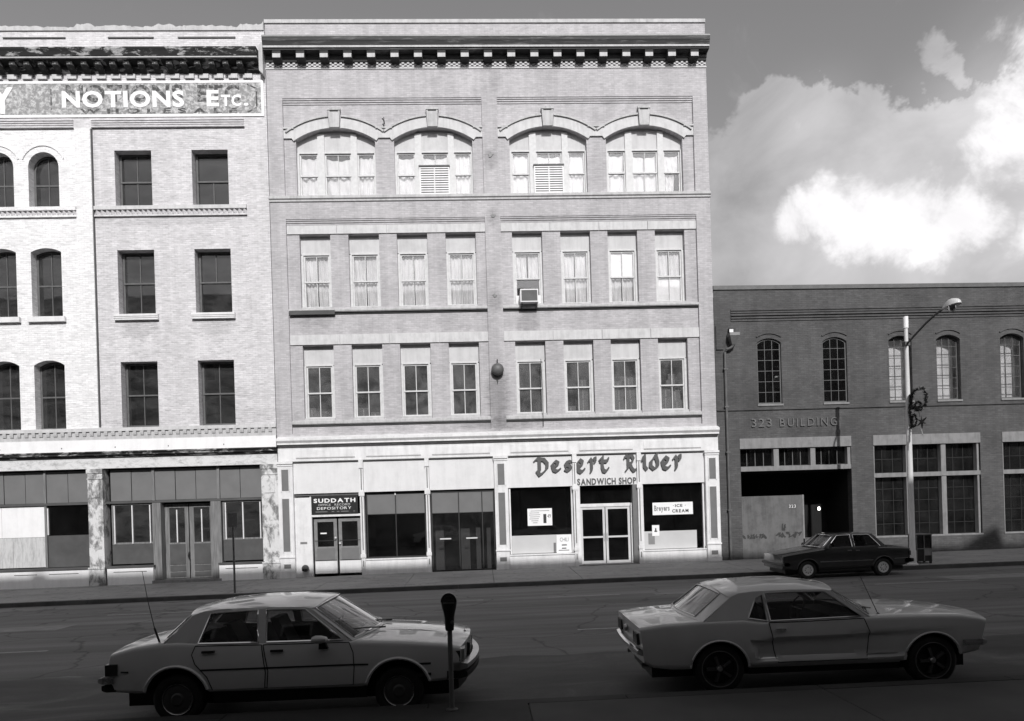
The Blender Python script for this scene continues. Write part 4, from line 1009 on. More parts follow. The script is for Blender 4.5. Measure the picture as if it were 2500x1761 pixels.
# bay behind the sign post: transom panels, barred windows, old double doors
yb = .22
def panel(x0, x1, z0, z1, y, mat, name='transom_panel'): return MB().box(x0, x1, y, y + .03, z0, z1).build(name, mat, A)
xs = [-14.35, -13.55, -12.70, -11.88, -11.10, -10.25, -9.40, -8.55]
for i in range(7): panel(xs[i] + .012, xs[i + 1] - .012, 3.10, 4.30, yb + .01 * (i % 2), 'grey_board')
for x in (-12.70, -10.22): MB().box(x - .05, x + .05, yb - .06, yb - .001, 3.06, 4.34).build('mullion', 'door_wood', A)
MB().box(-14.5, -8.5, yb - .09, yb + .05, 3.0, 3.09).build('transom_bar', 'old_board', A)
for x0, x1, z0 in ((-14.33, -12.74, 1.42), (-10.10, -8.53, 1.47)):
    w = MB().plate(rect(x0, x1, z0, 2.99), yb, yb + .05, [rect(x0 + .06, x1 - .06, z0 + .07, 2.93)]).build('shop_window', 'door_wood', A)
    MB().plate(rect(x0 + .06, x1 - .06, z0 + .07, 2.93), yb + .02, yb + .026).build('pane', 'dusty_glass', w)
    for i in range(3): MB().box(x0 + .10 + i * (x1 - x0 - .24) / 2, x0 + .14 + i * (x1 - x0 - .24) / 2, yb - .05, yb - .001, z0 + .02, 2.92).build('bar', 'white_paint', w)
    panel(x0, x1, .66, z0 - .005, yb - .01, 'old_board', 'apron_board')
    MB().box(x0 - .12, x1 + .08, yb - .30, yb + .05, .53, .60).build('ledge', 'old_board', A)
    bh = MB().box(x0 - .1, x1 + .04, -.04, .3, -.5, .528).build('bulkhead', 'sign_white', A); MB().box(x0 + .14, x1 - .2, -.046, -.0405, .36, .385).build('panel_line', 'sash_dark', bh)
for a, c in ((-12.73, -12.42), (-10.52, -10.13)): MB().box(a, c, .10, .5, -.5, 2.99).build('door_post', 'door_wood', A)
for a, c in ((-12.40, -11.50), (-11.46, -10.54)):
    pn = [rect(a + .17, c - .14, 1.42, 2.78)]
    d = MB().plate(rect(a, c, .02, 2.93), .42, .47, pn).build('door', 'door_wood', A); MB().plate(pn[0], .44, .446).build('pane', 'dusty_glass', d)
    MB().box((a + c) / 2 - .0, (a + c) / 2 + .04, .385, .419, 1.42, 2.70).build('bar', 'white_paint', d)
    for z0, z1 in ((.56, 1.36), (.30, .52), (.08, .26)): MB().box(a + .16, c - .14, .40, .419, z0, z1).build('door_panel', 'old_board', d)
MB().tube([(-11.47, .36, .75), (-11.50, .33, .9), (-11.47, .36, 1.05)], .03, 6).build('door_pull', 'black_metal', A)
MB().box(-12.75, -10.12, -.05, .6, -.5, .0).build('threshold', 'concrete', A)
# bay at the picture edge
xs = [-21.1, -20.1, -19.2, -18.35, -17.55, -16.80, -15.95, -15.07]
for i in range(7): panel(xs[i] + .012, xs[i + 1] - .012, 3.10, 4.30, yb + .01 * (i % 2), 'grey_board')
MB().box(-16.83, -16.75, yb - .06, yb - .001, .62, 4.34).build('mullion', 'door_wood', A)
MB().box(-21.2, -15.06, yb - .09, yb + .05, 3.0, 3.09).build('transom_bar', 'old_board', A)
w = panel(-18.45, -16.84, 1.80, 2.99, yb - .02, 'sign_white', 'blank_board'); panel(-21.1, -18.46, 1.80, 2.99, yb - .02, 'sign_white', 'blank_board')
for x0, x1 in ((-18.05, -16.84), (-19.27, -18.06), (-20.5, -19.28)): panel(x0, x1, .64, 1.79, yb - .02, 'plywood', 'plywood_sheet')
MB().plate(rect(-16.74, -15.08, 1.85, 2.99), yb, yb + .006).build('pane', 'shop_glass', A)
panel(-16.74, -15.08, .62, 1.84, yb - .01, 'old_board', 'apron_board'); MB().box(-16.73, -16.69, yb - .06, yb - .012, 1.87, 2.90).build('bar', 'white_paint', A)
MB().box(-21.2, -15.07, -.10, .3, .53, .60).build('ledge', 'old_board', A); bh = MB().box(-21.2, -15.07, -.04, .3, -.5, .528).build('bulkhead', 'sign_white', A)
for a, c in ((-17.9, -17.05), (-16.6, -15.5), (-19.6, -18.5)): MB().box(a, c, -.046, -.0405, .36, .385).build('panel_line', 'sash_dark', bh)
MB().box(XL, -7.9, .5, 12, 20.2, 20.4).build('roof', 'tarp', A); MB().box(XL, -7.9, .36, .5, 17, 21.2).build('parapet_back', 'bright_brick', A)
MB().box(XL, XL + .1, 0, 12, -.5, 21.2).build('side_wall', 'white_brick', A)
interior(A, XL + .2, -7.9, (4.45, 9.3, 13.8), 20.2, 6.0, y0=.56)
MB().box(XL, -7.9, 2.4, 2.5, -.4, 4.4).build('shop_back_wall', DK, A)

# ------------------------------------------------------------------ low dark brick building on the right
C = empty('dark_brick_building', (16, 0, 0), 'low dark brick building with arched steel windows and concrete shopfront lintels', 'building')
XR = 33.0
ax = [(11.12, 12.10), (13.79, 14.78), (16.50, 17.45), (18.47, 19.45), (21.12, 22.10), (23.8, 24.78), (26.5, 27.5), (29.2, 30.2)]
ops = [(10.32, 14.83), (15.75, 20.16), (21.09, 25.5), (26.4, 30.8)]
hs = [arch(a, c, 6.22, 8.66, 8.84, 10) for a, c in ax] + [rect(a, c, -.6 if i == 0 else .74, 4.45) for i, (a, c) in enumerate(ops)]
hs[len(ax)] = rect(10.32, 14.83, -.55, 4.45)
MB().wall([(9.42, -.6), (10.32, -.6), (XR, -.6), (XR, 10.78), (9.42, 10.92)], hs, .02, .34).build('wall', 'dark_brick', C)
mb = MB(); mb.hexa([(9.42, -.03, 10.80), (XR, -.03, 10.66), (XR, .4, 10.66), (9.42, .4, 10.80), (9.42, -.03, 10.96), (XR, -.03, 10.82), (XR, .4, 10.82), (9.42, .4, 10.96)]); mb.build('coping', 'zinc', C)
for i, z in enumerate((9.53, 9.64, 9.75, 9.86, 9.95)): MB().box(10.10, XR, -.012 * (1 + i % 3), .019, z, z + .06).build('corbel_course', 'dark_brick', C)
MB().box(9.43, XR, -.03, .019, 5.98, 6.03).build('string_course', 'dark_brick', C)
blind = [2, 3, 4, 5, 6, 7]
for i, (a, c) in enumerate(ax):
    y = .20 if i > 1 else .10
    cw = (c - a - .08) / 3; panes = []
    w2 = (c - a) / 2 - .03; hh = .18; R = (w2 * w2 + hh * hh) / (2 * hh); xc = (a + c) / 2; zc = 8.80 - R
    top = lambda x: zc + math.sqrt(R * R - (x - xc) ** 2)
    rows = [6.27 + k * .425 for k in range(7)]
    for k in range(6):
        for j in range(3):
            x0, x1 = a + .04 + j * cw + .01, a + .04 + (j + 1) * cw - .01; z0, z1 = rows[k] + .01, rows[k + 1] - .01
            if k < 5: panes.append(rect(x0, x1, z0, z1))
            else: panes.append([(x0, z0), (x1, z0), (x1, top(x1) - .02), ((x0 + x1) / 2, top((x0 + x1) / 2) - .02), (x0, top(x0) - .02)])
    w = window(C, arch(a + .005, c - .005, 6.23, 8.66, 8.835, 10), panes, y, 'zinc', 'shop_glass' if i < 2 else 'clear_glass', .03)
    if i > 1:
        cloth(a - .25, c + .05, 6.1, 8.75, .60, 'sheer', 200 + i, f'pale blind drawn behind the {ORD[i]} arched upper window of the dark building', 1, .004, cat='blind', name='window_blind')
    else: MB().box(a - .1, c + .1, .5, .52, 6.1, 8.9).build('window_backing', DK, C)
    MB().box(a - .03, c + .03, -.02, .019, 6.14, 6.215).build('sill', 'concrete', C)
    p = arc_band(xc, zc, R + .22, R + .27, -.58, .58, 10); MB().plate(p if area2(p) > 0 else p[::-1], -.02, .019).build('hood_mould', 'dark_brick', C)
for i, (a, c) in enumerate(ops): MB().box(a - .01, c + .01, .0, .30, 4.452, 4.86).build('lintel', 'concrete', C)
# entrance opening
yb = .26
MB().box(10.33, 14.82, .02, .36, 3.55, 3.73).build('transom_sill', 'concrete', C)
for a, c in ((11.69, 11.90), (13.19, 13.39), (14.70, 14.82)): MB().box(a, c, .06, .36, 3.732, 4.449).build('transom_post', 'concrete', C)
for a, c in ((10.33, 11.69), (11.90, 13.19), (13.39, 14.70)):
    st = (c - a) / 4; pn = [rect(a + j * st + .015, a + (j + 1) * st - .015, 3.76, 4.42) for j in range(4)]
    window(C, rect(a + .001, c - .001, 3.735, 4.448), pn, yb, 'zinc', 'shop_glass', .03, 'transom_window')
pw = MB().plate(rect(10.325, 12.80, -.55, 2.55), .06, .30).build('entrance_screen_wall', 'plaster', C); MB().box(12.80, 12.86, .05, .31, .80, 2.56).build('screen_edge', 'concrete', pw)
MB().box(12.861, 13.9, .07, .8, -.55, .80).build('low_wall', 'plaster', C)
letter_row('323', 12.25, 12.52, 2.05, 2.17, .045, .059, 'paper', pw, 0, .25)
rnd = random.Random(11)
def scrawl(x0, x1, z0, z1, n, seed):
    r = random.Random(seed); st = []
    for k in range(n):
        cx = x0 + (x1 - x0) * (k + .5) / n; w_ = (x1 - x0) / n * .6; pts = [(cx + r.uniform(-w_, w_), z0 + (z1 - z0) * r.random()) for _ in range(5)]; st.append(pts)
    vs_, tri = nib_letter(st, .05, 40, .03); mb = MB(); solid2d(mb, vs_, tri, lambda a, b_: (a, b_), .052, .0585); mb.build('graffiti', 'ink', pw)
scrawl(10.36, 11.3, .86, 1.03, 8, 3); scrawl(11.7, 12.72, .86, 1.08, 8, 5); scrawl(11.95, 12.12, 1.1, 1.42, 2, 8)
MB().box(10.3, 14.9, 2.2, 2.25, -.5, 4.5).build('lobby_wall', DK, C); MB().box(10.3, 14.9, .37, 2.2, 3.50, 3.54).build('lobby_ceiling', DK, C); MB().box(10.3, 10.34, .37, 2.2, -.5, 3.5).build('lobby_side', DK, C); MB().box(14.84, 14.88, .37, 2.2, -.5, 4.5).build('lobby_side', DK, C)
emit('lamp_white', .8, 2.2)
lm = empty('door_lamp', (13.84, 1.0, 1.9), 'small white lit lamp glowing in the dark entrance', 'lamp')
MB().lathe([(.0, -.07), (.04, -.065), (.055, -.03), (.055, .04), (.03, .08), (.0, .085)], (13.92, 1.0, 1.96), 'z', 14).build('globe', 'lamp_white', lm, smooth=60)
MB().box(13.88, 13.96, 1.055, 1.2, 1.9, 2.02).build('back_plate', 'black_metal', lm)
# steel-framed shop windows
for i, (a, c) in enumerate(ops[1:]):
    p1, p2 = a + 1.35, a + 2.80
    MB().box(a + .001, c - .001, .03, .36, 3.16, 3.33).build('transom_sill', 'concrete', C)
    for x in (p1, p2): 
        MB().box(x, x + .20, .06, .36, 3.332, 4.449).build('post', 'concrete', C); MB().box(x, x + .20, .06, .36, .80, 3.158).build('post', 'concrete', C)
    for z0, z1 in ((3.332, 4.449), (.80, 3.158)):
        MB().box(c - .12, c - .04, .06, .36, z0, z1).build('post', 'concrete', C); MB().box(a, a + .05, .05, .36, z0, z1).build('post', 'concrete', C)
    MB().box(a - .02, c + .02, -.01, .37, .74, .798).build('sill', 'concrete', C)
    for x0, x1 in ((a + .05, p1), (p1 + .2, p2), (p2 + .2, c - .12)):
        for z0, z1, nr, nc in ((3.332, 4.449, 2, 3), (.80, 3.158, 5, 3)):
            pn = []; cw, rh = (x1 - x0) / nc, (z1 - z0) / nr
            for r_ in range(nr):
                for q in range(nc): pn.append(rect(x0 + q * cw + .014, x0 + (q + 1) * cw - .014, z0 + r_ * rh + .014, z0 + (r_ + 1) * rh - .014))
            window(C, rect(x0 + .001, x1 - .001, z0 + .001, z1 - .001), pn, yb + .02, 'black_metal', 'dark_glass', .03, 'steel_window')
    MB().box(a - .1, c + .1, 1.0, 1.02, .3, 4.6).build('window_backing', 'old_board', C)
MB().box(9.42, 10.30, -.02, .019, -.6, .18).build('plinth', 'dark_brick', C)
for a, c in ((14.85, 20.5), (20.5, XR)): MB().box(a, c, -.02, .019, -.6, .735 if a < 15 else .6).build('plinth', 'dark_brick', C)
MB().box(9.42, XR, .6, 12, 10.2, 10.3).build('roof', 'tarp', C); MB().box(9.42, XR, .40, .5, 9.0, 10.6).build('parapet_back', 'dark_brick', C); MB().box(XR - .1, XR, .02, 12, -.6, 10.7).build('side_wall', 'dark_brick', C)
interior(C, 9.45, XR - .1, (5.2,), 10.2, 6)
nm = empty('name_lettering', (12.5, -.02, 5.3), 'metal letters reading 323 Building fixed to the dark brick', 'sign')
letter_row('323', 10.80, 11.62, 5.31, 5.63, -.03, .0, 'letter_metal', nm, 0, .18); letter_row('BUILDING', 11.95, 14.28, 5.30, 5.62, -.03, .0, 'letter_metal', nm, 0, .26)
# rainwater hopper, scupper and downpipe
dp = empty('rainwater_pipe', (9.82, -.1, 0), 'dark downpipe with hopper head at the left end of the dark brick wall', 'downpipe')
MB().tube([(9.80, -.06, -.1), (9.80, -.06, 8.30), (9.86, -.10, 8.40), (10.02, -.17, 8.46), (10.10, -.19, 8.55)], .055, 10).build('pipe', 'zinc', dp, smooth=50)
MB().hexa([(10.03, -.26, 8.55), (10.17, -.26, 8.55), (10.17, -.02, 8.55), (10.03, -.02, 8.55), (9.92, -.36, 8.90), (10.30, -.36, 8.90), (10.30, -.0, 8.90), (9.92, -.0, 8.90)]).build('hopper', 'zinc', dp)
MB().box(9.91, 10.31, -.37, .0, 8.902, 9.02).build('hopper_rim', 'grey_metal', dp)
MB().box(9.97, 10.22, -.14, .015, 9.06, 9.24).build('scupper', 'black_metal', dp); MB().box(9.98, 10.13, -.15, -.141, 9.07, 9.19).build('spout_lip', 'sign_white', dp)
for z in (2.0, 4.3, 6.1, 7.6): MB().box(9.72, 9.88, -.125, .018, z, z + .06).build('pipe_clip', 'zinc', dp)
MB().box(9.47, 9.76, -.035, .018, 8.42, 9.36).build('patch_panel', 'dark_brick', C)
# ------------------------------------------------------------------ block across the street, behind the viewpoint: it shades the road
O = empty('opposite_building', (0, -31.5, 0), 'tall brick block across the street behind the viewpoint that shades the whole roadway', 'building')
TE = math.tan(EL) / math.cos(AZ); HO = .16 + 31.3 * TE
MB().box(-70, 70, -46, -31.3, -.5, HO).build('wall', 'side_brick', O)
MB().box(-70.1, 70.1, -31.5, -31.28, HO + .001, HO + .12).build('coping', 'stone', O)
MB().box(-40, 40, -31.28, -27.0, 4.9, 5.1).build('added_canopy', 'tarp', O)  # canopy added out of view to block sky and darken the foreground
for i in range(-6, 7): MB().tube([(i * 6 + 3, -27.2, gz(i * 6, -27.2)), (i * 6 + 3, -27.2, 4.9)], .06, 8).build('added_canopy_post', 'black_metal', O)
sx = 31.3 * math.tan(AZ)
for x0, x1, h in ((-17.2 + sx, -16.7 + sx, .34), ): MB().box(x0, x1, -32.5, -31.6, HO + .121, HO + .121 + h).build('chimney', 'side_brick', O)
MB().add([(18.3 + sx, -32.2, HO + .12), (21.2 + sx, -32.2, HO + .12), (20.9 + sx, -32.2, HO + 1.55), (18.3 + sx, -35, HO + .12), (21.2 + sx, -35, HO + .12), (20.9 + sx, -35, HO + 1.55)], [(0, 1, 2), (3, 5, 4), (0, 2, 5, 3), (1, 4, 5, 2)]).build('roof_light', 'tarp', O)
for fl in range(4):
    for i in range(-14, 15):
        w = MB().box(i * 3.2 - .6, i * 3.2 + .6, -31.295, -31.26, 5.4 + fl * 4.1, 7.8 + fl * 4.1).build('window', 'sash_paint', O)
        MB().box(i * 3.2 - .52, i * 3.2 + .52, -31.258, -31.25, 5.48 + fl * 4.1, 7.72 + fl * 4.1).build('pane', 'interior_black', w)

# ------------------------------------------------------------------ street furniture
px, py = 14.76, -4.0; pz = gz(px, py)
sl = empty('street_lamp', (px, py, pz), 'tall pale metal street lamp with a curved arm over the pavement before the dark building', 'street lamp')
MB().lathe([(.0, 0), (.17, 0), (.17, .04), (.12, .08), (.115, .5), (.10, .52), (.092, 3.0), (.075, 6.0), (.062, 8.16), (.0, 8.16)], (px, py, pz), 'z', 18).build('pole', 'pole_paint', sl, smooth=40)
MB().lathe([(.0, 8.165), (.085, 8.165), (.085, 8.56), (.0, 8.56)], (px, py, pz), 'z', 14).build('top_cap', 'sign_white', sl, smooth=40)
arm = [(px, py - .03, 7.62), (px, py - .5, 7.82), (px, py - 1.0, 8.02), (px, py - 1.5, 8.18), (px, py - 1.9, 8.27), (px, py - 2.2, 8.31)]
MB().tube(arm, .036, 10).build('arm', 'zinc', sl, smooth=50); MB().box(px - .09, px + .09, py - .09, py + .09, 7.56, 7.70).build('arm_clamp', 'zinc', sl)
hd = MB(); hy = py - 2.0
for i, (y_, w_, zt_, zb_) in enumerate(((0, .05, 8.31, 8.25), (.14, .12, 8.39, 8.25), (.34, .17, 8.47, 8.25), (.52, .175, 8.47, 8.25), (.68, .14, 8.41, 8.26), (.78, .05, 8.33, 8.27))):
    hd.v += [(px + w_, hy - y_, zb_), (px + w_ * .8, hy - y_, (zt_ * 2 + zb_) / 3), (px + w_ * .35, hy - y_, zt_), (px - w_ * .35, hy - y_, zt_), (px - w_ * .8, hy - y_, (zt_ * 2 + zb_) / 3), (px - w_, hy - y_, zb_)]
for i in range(5):
    for j in range(6): a = i * 6 + j; b_ = i * 6 + (j + 1) % 6; hd.f.append((a, a + 6, b_ + 6, b_)); hd.m.append(0)
hd.f += [(0, 1, 2, 3, 4, 5), (35, 34, 33, 32, 31, 30)]; hd.m += [0, 0]
hdo = hd.build('lamp_head', 'pole_paint', sl, smooth=60)
MB().lathe([(.12, .0), (.11, -.08), (.07, -.15), (.0, -.17)], (px, hy - .42, 8.245), 'z', 14).build('lens', 'dusty_glass', hdo, smooth=60)
# tinsel wreath and star hung on the pole
plain('tinsel', .03, .6, .4, 20); plain('tinsel_light', .22, .3, .3, 20)
def tinsel(name, path, n, r, label, cat):
    rnd = random.Random(len(name) + n); mb = MB()
    for i in range(n):
        p_ = path(i / n)
        for _ in range(3):
            d = Vector((rnd.uniform(-1, 1), rnd.uniform(-1, 1), rnd.uniform(-1, 1))).normalized() * rnd.uniform(.5, 1) * r; q = d.cross(Vector((rnd.random(), rnd.random(), rnd.random()))).normalized() * r * .32
            mb.add([Vector(p_) - q, Vector(p_) + q, Vector(p_) + d], [(0, 1, 2)], 1 if rnd.random() < .22 else 0)
    return mb
wr = empty('wreath', (px, py - .5, 4.5), 'dark tinsel Christmas wreath with star hanging from the street lamp pole', 'wreath')
TM = ['tinsel', 'tinsel_light']; wyc = py - .56
tinsel('w', lambda u: (px + .02, wyc + .42 * math.cos(6.283 * u), 5.64 + .36 * math.sin(6.283 * u)), 170, .11, '', '').build('ring', TM, wr)
tinsel('b', lambda u: (px + .03 * math.sin(9 * u), py - .13, 4.72 + 1.15 * u), 120, .10, '', '').build('garland', TM, wr)
tinsel('bow', lambda u: (px + .02, py - .28 + .12 * math.cos(6.28 * u), 4.95 + .2 * math.sin(6.28 * u)), 50, .09, '', '').build('bow', TM, wr)
tinsel('bo2', lambda u: (px + .02, wyc + .05 + .16 * math.cos(6.28 * u), 5.45 + .1 * math.sin(6.28 * u)), 50, .09, '', '').build('bow', TM, wr)
s6 = []
for i in range(12):
    a_ = math.pi * i / 6; r_ = .23 if i % 2 == 0 else .06; s6.append((r_ * math.sin(a_), r_ * math.cos(a_)))
s6 = s6 if area2(s6) > 0 else s6[::-1]
st_ = MB().plate(s6, -.02, .02); st_.v = [(px + .04 - b_ , wyc - .12 + a * 1.25, 4.87 + c) for a, b_, c in st_.v]; st_.build('star', 'tinsel', wr)
MB().tube([(px, wyc, 5.28), (px, wyc - .08, 5.05)], .012, 5).build('hanger', 'tinsel', wr); MB().tube([(px, wyc - .12, 4.66), (px, wyc - .17, 4.50), (px, wyc - .2, 4.42)], .02, 5).build('tail', 'tinsel_light', wr)
for z_ in (5.64, 5.0): MB().tube([(px, py - .05, z_), (px, wyc + .42 if z_ > 5.5 else py - .3, z_)], .012, 5).build('bracket_rod', 'tinsel', wr)
# newspaper box
nx_, ny_ = 15.32, -3.55; nzb = gz(nx_, ny_)
nb = empty('newspaper_box', (nx_, ny_, nzb), 'dark newspaper vending box with glazed front beside the street lamp', 'newspaper box')
MB().plate(rect(nx_ - .28, nx_ + .28, nzb + .08, nzb + 1.0), ny_ - .22, ny_ + .25, [rect(nx_ - .24, nx_ + .24, nzb + .54, nzb + .95)]).build('cabinet', 'black_metal', nb)
MB().box(nx_ - .24, nx_ + .24, ny_ - .05, ny_ + .2, nzb + .54, nzb + .95).build('back', 'interior_black', nb)
MB().plate(rect(nx_ - .24, nx_ + .24, nzb + .54, nzb + .95), ny_ - .20, ny_ - .194).build('pane', 'dark_glass', nb)
for x in (-.275, -.01, .255): MB().box(nx_ + x, nx_ + x + .02, ny_ - .235, ny_ - .2205, nzb + .1, nzb + .99).build('trim', 'grey_metal', nb)
MB().box(nx_ - .30, nx_ + .30, ny_ - .24, ny_ + .27, nzb + 1.001, nzb + 1.03).build('lid', 'grey_metal', nb)
MB().box(nx_ + .02, nx_ + .25, ny_ - .228, ny_ - .2205, nzb + .28, nzb + .50).build('title_panel', 'concrete', nb)
MB().box(nx_ - .25, nx_ + .25, ny_ - .228, ny_ - .2205, nzb + .505, nzb + .53).build('sill', 'grey_metal', nb)
for sx_, sy_ in ((-1, -1), (1, -1), (-1, 1), (1, 1)): MB().box(nx_ + sx_ * .24 - .03, nx_ + sx_ * .24 + .03, ny_ + sy_ * .18 - .03, ny_ + sy_ * .18 + .03, nzb, nzb + .08).build('leg', 'black_metal', nb)
# sign post on the far pavement
qx, qy = -8.27, -4.0; qz = gz(qx, qy)
sp2 = empty('sign_post', (qx, qy, qz), 'thin dark sign post with small parking sign at the far kerb', 'sign post')
MB().box(qx - .028, qx + .028, qy - .02, qy + .02, qz - .1, 2.30).build('post', 'zinc', sp2)
MB().plate([(qx - .14, 2.03), (qx + .14, 2.03), (qx + .15, 2.06), (qx + .15, 2.47), (qx + .14, 2.50), (qx - .14, 2.50), (qx - .15, 2.47), (qx - .15, 2.06)], qy - .03, qy - .021).build('sign_plate', 'zinc', sp2)
for z in (2.12, 2.4): MB().lathe([(.0, -.01), (.012, -.008), (.012, 0)], (qx, qy - .03, z), 'y', 8).build('bolt', 'grey_metal', sp2)
# parking meter on the near pavement
mx, my = -.425, -19.62; mz = gz(mx, my)
pm = empty('parking_meter', (mx, my, mz), 'dark coin parking meter on a thin post in front of the pale sedan', 'parking meter')
MB().lathe([(.0, 0), (.07, 0), (.07, .015), (.036, .03), (.029, .05), (.029, 1.0), (.0, 1.0)], (mx, my, mz), 'z', 14).build('post', 'zinc', pm, smooth=40)
h0 = 1.02; q = .78; qs = .86
body = MB(); 
prof = [(h0 + a * q, b_ * qs, c) for a, b_, c in ((0, .054, .05), (.03, .06, .055), (.20, .068, .06), (.27, .080, .065), (.34, .097, .07), (.40, .106, .075), (.43, .108, .075))]
n_ = 20
for z, rx, ry in prof:
    for i in range(n_):
        a_ = 2 * math.pi * i / n_; ca_, sa = math.cos(a_), math.sin(a_); e = .7
        body.v.append((mx + rx * math.copysign(abs(ca_) ** e, ca_), my + ry * math.copysign(abs(sa) ** e, sa), z))
for k in range(len(prof) - 1):
    for i in range(n_): j = (i + 1) % n_; body.f.append((k * n_ + i, k * n_ + j, (k + 1) * n_ + j, (k + 1) * n_ + i)); body.m.append(0)
body.f += [tuple(range(n_))[::-1], tuple(range((len(prof) - 1) * n_, len(prof) * n_))]; body.m += [0, 0]
hb = body.build('housing', 'black_metal', pm, smooth=45)
dome = [(mx + .093 * math.cos(math.pi * i / 16), h0 + .338 + .105 * math.sin(math.pi * i / 16)) for i in range(17)]
inner = [(mx + .066 * math.cos(math.pi * i / 12), h0 + .348 + .07 * math.sin(math.pi * i / 12)) for i in range(13)]
MB().plate(dome, my - .075, my + .075, [inner]).build('dome', 'black_metal', pm, smooth=35)
MB().plate(inner, my - .05, my - .046).build('dial', 'zinc', pm); MB().plate(inner, my - .068, my - .064).build('dome_glass', 'clear_glass', pm)
MB().box(mx - .03, mx + .03, my - .054, my - .0505, h0 + .366, h0 + .395).build('time_flag', 'ink', pm)
MB().box(mx - .065, mx + .065, my - .085, my - .0755, h0 + .32, h0 + .336).build('coin_plate', 'zinc', pm)
MB().lathe([(.0, -.02), (.022, -.018), (.022, 0)], (mx + .035, my - .06, h0 + .10), 'y', 10).build('lock', 'zinc', pm)

# ------------------------------------------------------------------ cars
plain('paint_sedan', .58, .4, .03, 3, coat=1.0); plain('paint_coupe', .56, .4, .05, 3, coat=.9); plain('paint_dark', .016, .3, .1, 3, coat=.9)
plain('vinyl_roof', .30, .6, .06, 30)
plain('car_interior', .012, .8, .2, 6); plain('chrome', .75, .12, .04, 3, metal=1); plain('dull_chrome', .5, .3, .1, 6, metal=.9)
plain('spoke_metal', .14, .35, .2, 6, metal=.8); plain('rubber', .012, .7, .2, 12); plain('tyre_line', .12, .6, .2, 8); plain('black_trim', .01, .5, .2, 6); plain('lamp_red', .03, .25, .1, 4); plain('steel_wheel', .05, .4, .2, 6); plain('seat', .02, .8, .2, 5)
def mirror_y(mb):
    n = len(mb.v); o = MB(); o.v = mb.v + [(x, -y, z) for x, y, z in mb.v]; o.f = mb.f + [tuple(i + n for i in reversed(f)) for f in mb.f]; o.m = mb.m + mb.m; return o
